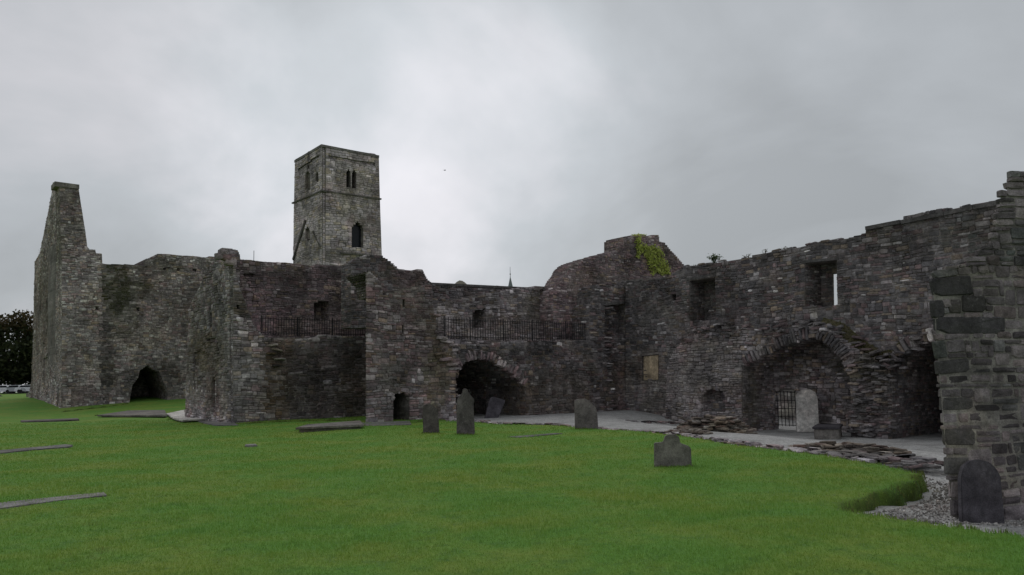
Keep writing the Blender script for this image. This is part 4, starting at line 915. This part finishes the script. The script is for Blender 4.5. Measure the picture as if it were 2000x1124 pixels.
# turf on the vault haunch between the two arches
def haunch():
    f = [(1600, 641), (1640, 657), (1665, 678), (1690, 697), (1715, 710), (1738, 708), (1755, 688)]; V = []; n = len(f)
    for x, y in f:
        u, v = pFl.uv(x, y); V.append(pFl.w(u, v+.0, .0)); V.append(pFl.w(u, v+.3, .26)); V.append(pFl.w(u, v+.62+.12*math.sin(x), .46))
    F = []
    for i in range(n-1):
        for j in range(2): F.append((3*i+j, 3*i+3+j, 3*i+4+j, 3*i+1+j))
    t = thing('turf_patch', 'brownish-green turf growing on the broken vault between the two arches', 'turf', tuple(V[9]))
    mesh_obj('turf', V, F, stone_material('turf_soil', (.075, .068, .042), .1, .5), t)
    pts = []; A = np.array(V)
    for _ in range(700):
        i = random.randrange(n-1); a, b = random.random(), random.uniform(0, 1.99); j = int(b); b -= j
        p = A[3*i+j]*(1-a)*(1-b)+A[3*i+3+j]*a*(1-b)+A[3*i+1+j]*(1-a)*b+A[3*i+4+j]*a*b; pts.append(p+np.array([0, 0, .03]))
    o = leaf_mesh('grass', pts, np.tile([-.6, -.5, .4], (len(pts), 1)), .05, M['weed'], t); o['kind'] = 'stuff'
haunch()

# ------------------------------------------------------------------ far things
def tree(label, pos, h, r, n, seed):
    rs = random.Random(seed); t = thing('broadleaf_tree', label, 'tree', pos, 0, 'trees by the car park'); bm = bmesh.new()
    bm_tube(bm, [(0, 0, -.5), (.1, 0, h*.25), (.0, .1, h*.5), (.1, 0, h*.8)], [.38, .3, .2, .05], 8)
    cl = []
    for k in range(30):
        a = rs.uniform(0, 6.28); zz = rs.uniform(.22, .9); rr = r*math.sqrt(max(.05, 1-((zz-.52)/.5)**2))*rs.uniform(.35, .85)
        c = (math.cos(a)*rr, math.sin(a)*rr, zz*h); cl.append((c, rs.uniform(.3, .48)*r)); bm_tube(bm, [(0, 0, h*.25), (c[0]*.5, c[1]*.5, (h*.25+c[2])*.5), c], [.14, .08, .03], 5)
    bm_obj('trunk', bm, M['bark'], t)
    lo, hi = [], []
    for i in range(n):
        c, cr = cl[i % len(cl)]; d = np.array([rs.gauss(0, 1) for _ in range(3)]); d /= np.linalg.norm(d); p = np.array(c)+d*cr*rs.random()**.4*np.array([1, 1, .8])
        if p[2] < h*.12: p[2] = h*.12+rs.random()
        (hi if p[2] > h*.78+rs.gauss(0, .7) else lo).append(p+np.array(pos))
    leaf_mesh('crown', lo, np.tile([0, 0, .3], (len(lo), 1)), .42, M['tree_leaf'], t, 1)
    o = leaf_mesh('crown', hi, np.tile([0, 0, .3], (len(hi), 1)), .34, M['autumn_leaf'], t, 1); o['label'] = 'russet top of the crown'
for i, (x, y, h, r, lb) in enumerate(((-99, 160, 15.6, 7.2, 'dark dense tree with a russet top beside the chimney gable, tallest over the parked cars'), (-90, 164, 14.6, 7.0, 'dark tree with a russet top mostly hidden behind the chimney gable'), (-110, 163, 15.8, 7.6, 'dark russet-topped tree at the outer end of the row'))):
    tree(lb, (x, y, 1.25), h, r, 9000, i+3)
def hedge():
    pts = []
    for _ in range(9000): pts.append((random.uniform(-170, -70), 172+random.gauss(0, .8), 1.0+random.random()**.7*6.2+.4*math.sin(random.random()*9)))
    o = leaf_mesh('hedge', pts, np.tile([0, -.5, .3], (len(pts), 1)), .5, M['tree_leaf'], None, 1); tag(o, 'dark hedge behind the parked cars under the trees', 'hedge', None, 'stuff')
hedge()
structure(mesh_obj('car_park', [(-200, 142, 1.27), (-60, 142, 1.27), (-60, 158, 1.27), (-200, 158, 1.27)], [(0, 1, 2, 3)], M['asphalt']))
def make_car(label, pos, rot, mat):
    t = thing('parked_car', label, 'car', pos, rot, 'cars parked under the trees')
    prof = [(-2.1, .3), (-2.12, .75), (-1.95, .95), (-1.55, 1.0), (-1.1, 1.42), (.55, 1.45), (1.15, 1.02), (1.95, .88), (2.12, .65), (2.1, .3)]
    bm = bmesh.new(); a = [bm.verts.new((x, -.86 if z < 1.05 else -.66, z)) for x, z in prof]; b = [bm.verts.new((x, .86 if z < 1.05 else .66, z)) for x, z in prof]; n = len(prof)
    bm.faces.new(a); bm.faces.new(b[::-1])
    for i in range(n): bm.faces.new((a[i], b[i], b[(i+1) % n], a[(i+1) % n]))
    bmesh.ops.recalc_face_normals(bm, faces=bm.faces); bmesh.ops.bevel(bm, geom=list(bm.edges), offset=.04, segments=2, affect='EDGES'); bm_obj('body', bm, mat, t)
    for s in (-1, 1):
        bm = bmesh.new(); vs = [bm.verts.new(p) for p in ((-1.38, s*.87, 1.03), (-1.05, s*.70, 1.36), (.5, s*.70, 1.38), (.98, s*.87, 1.04))]; bm.faces.new(vs); 
        bmesh.ops.solidify(bm, geom=list(bm.faces), thickness=.02); bm_obj('side_window', bm, M['dark_glass'], t)
        for x in (-1.3, 1.3):
            bm = bmesh.new(); bm_tube(bm, [(x, s*.72, .32), (x, s*.9, .32)], .32, 14); bm_obj('wheel', bm, M['tyre'], t)
for i, (px, mat, lb, rz) in enumerate(((-22, 'car_grey', 'silver car at the outer end of the parked row', .1), (8, 'car_white', 'white parked car between the silver cars beneath the trees', .2), (34, 'car_grey', 'silver parked car between the two white ones', -.1), (56, 'car_white', 'white parked car nearest the chimney gable', .15))):
    d = px_dir(px, 765); p = d[:2]*(148/d[1]); make_car(lb, (p[0], p[1], 1.275), rz, M[mat])
def spire():
    d = px_dir(997, 560); k = 170/d[1]; x, y = d[0]*k, d[1]*k; zb = CAMH+d[2]*k; zt = CAMH+px_dir(997, 541)[2]*k; zp = CAMH+px_dir(997, 521)[2]*k
    t = thing('church_spire', 'small distant grey church spire with a thin finial behind the terrace wall', 'spire', (x, y, 0))
    bm = bmesh.new(); bmesh.ops.create_cone(bm, cap_ends=True, segments=8, radius1=.72, radius2=.05, depth=zt-zb+1.0, matrix=Matrix.Translation((0, 0, (zt+zb-1.0)/2))); bm_obj('spire_roof', bm, M['spire'], t)
    bm = bmesh.new(); bm_box(bm, -.62, .62, -.62, .62, 0, zb-1.0); bm_obj('turret', bm, M['spire'], t)
    bm = bmesh.new(); bm_tube(bm, [(0, 0, zt-.2), (0, 0, zp)], [.06, .03], 6); bmesh.ops.create_uvsphere(bm, u_segments=8, v_segments=6, radius=.14, matrix=Matrix.Translation((0, 0, zt+.6))); bm_obj('finial', bm, M['iron'], t)
    d = px_dir(1012, 560); k = 172/d[1]
spire()
def far_bits():
    d = px_dir(900, 554); k = 75/d[1]; p = CP+d*k
    bm = bmesh.new(); prof = [(-.55, -6), (-.55, -.05), (-.35, .14), (-.1, .26), (.15, .22), (.4, .06), (.55, -.08), (.55, -6)]
    a = [bm.verts.new((u, -.25, v)) for u, v in prof]; b = [bm.verts.new((u, .25, v)) for u, v in prof]; n = len(prof); bm.faces.new(a); bm.faces.new(b[::-1])
    for i in range(n): bm.faces.new((a[i], b[i], b[(i+1) % n], a[(i+1) % n]))
    bmesh.ops.recalc_face_normals(bm, faces=bm.faces); o = bm_obj('gable_stone', bm, M['finial']); o.location = p; tag(o, 'rounded pinkish stone showing over the nave wall', 'stone')
    d = px_dir(496, 490); k = 95/d[1]; p = CP+d*k
    bm = bmesh.new(); bm_tube(bm, [(0, 0, 0), (0, 0, p[2])], .035, 6); o = bm_obj('antenna_pole', bm, M['iron']); o.location = (p[0], p[1], 0); tag(o, 'thin distant pole sticking up behind the wall beside the tower', 'pole')
    d = px_dir(868.5, 333); k = 70/d[1]; p = CP+d*k
    bm = bmesh.new(); bm_tube(bm, [(-.12, 0, 0), (-.04, 0, .0), (.08, 0, .01), (.13, 0, .02)], [.008, .035, .03, .006], 6)
    for s in (-1, 1): bm.faces.new([bm.verts.new(q) for q in ((-.05, 0, .01), (.05, 0, .01), (.0, s*.14, .06), (-.07, s*.22, .03))])
    o = bm_obj('bird', bm, M['iron']); o.location = p; o.rotation_euler = (0, 0, .8); tag(o, 'tiny dark bird flying in the grey sky beside the tower', 'bird')
far_bits()
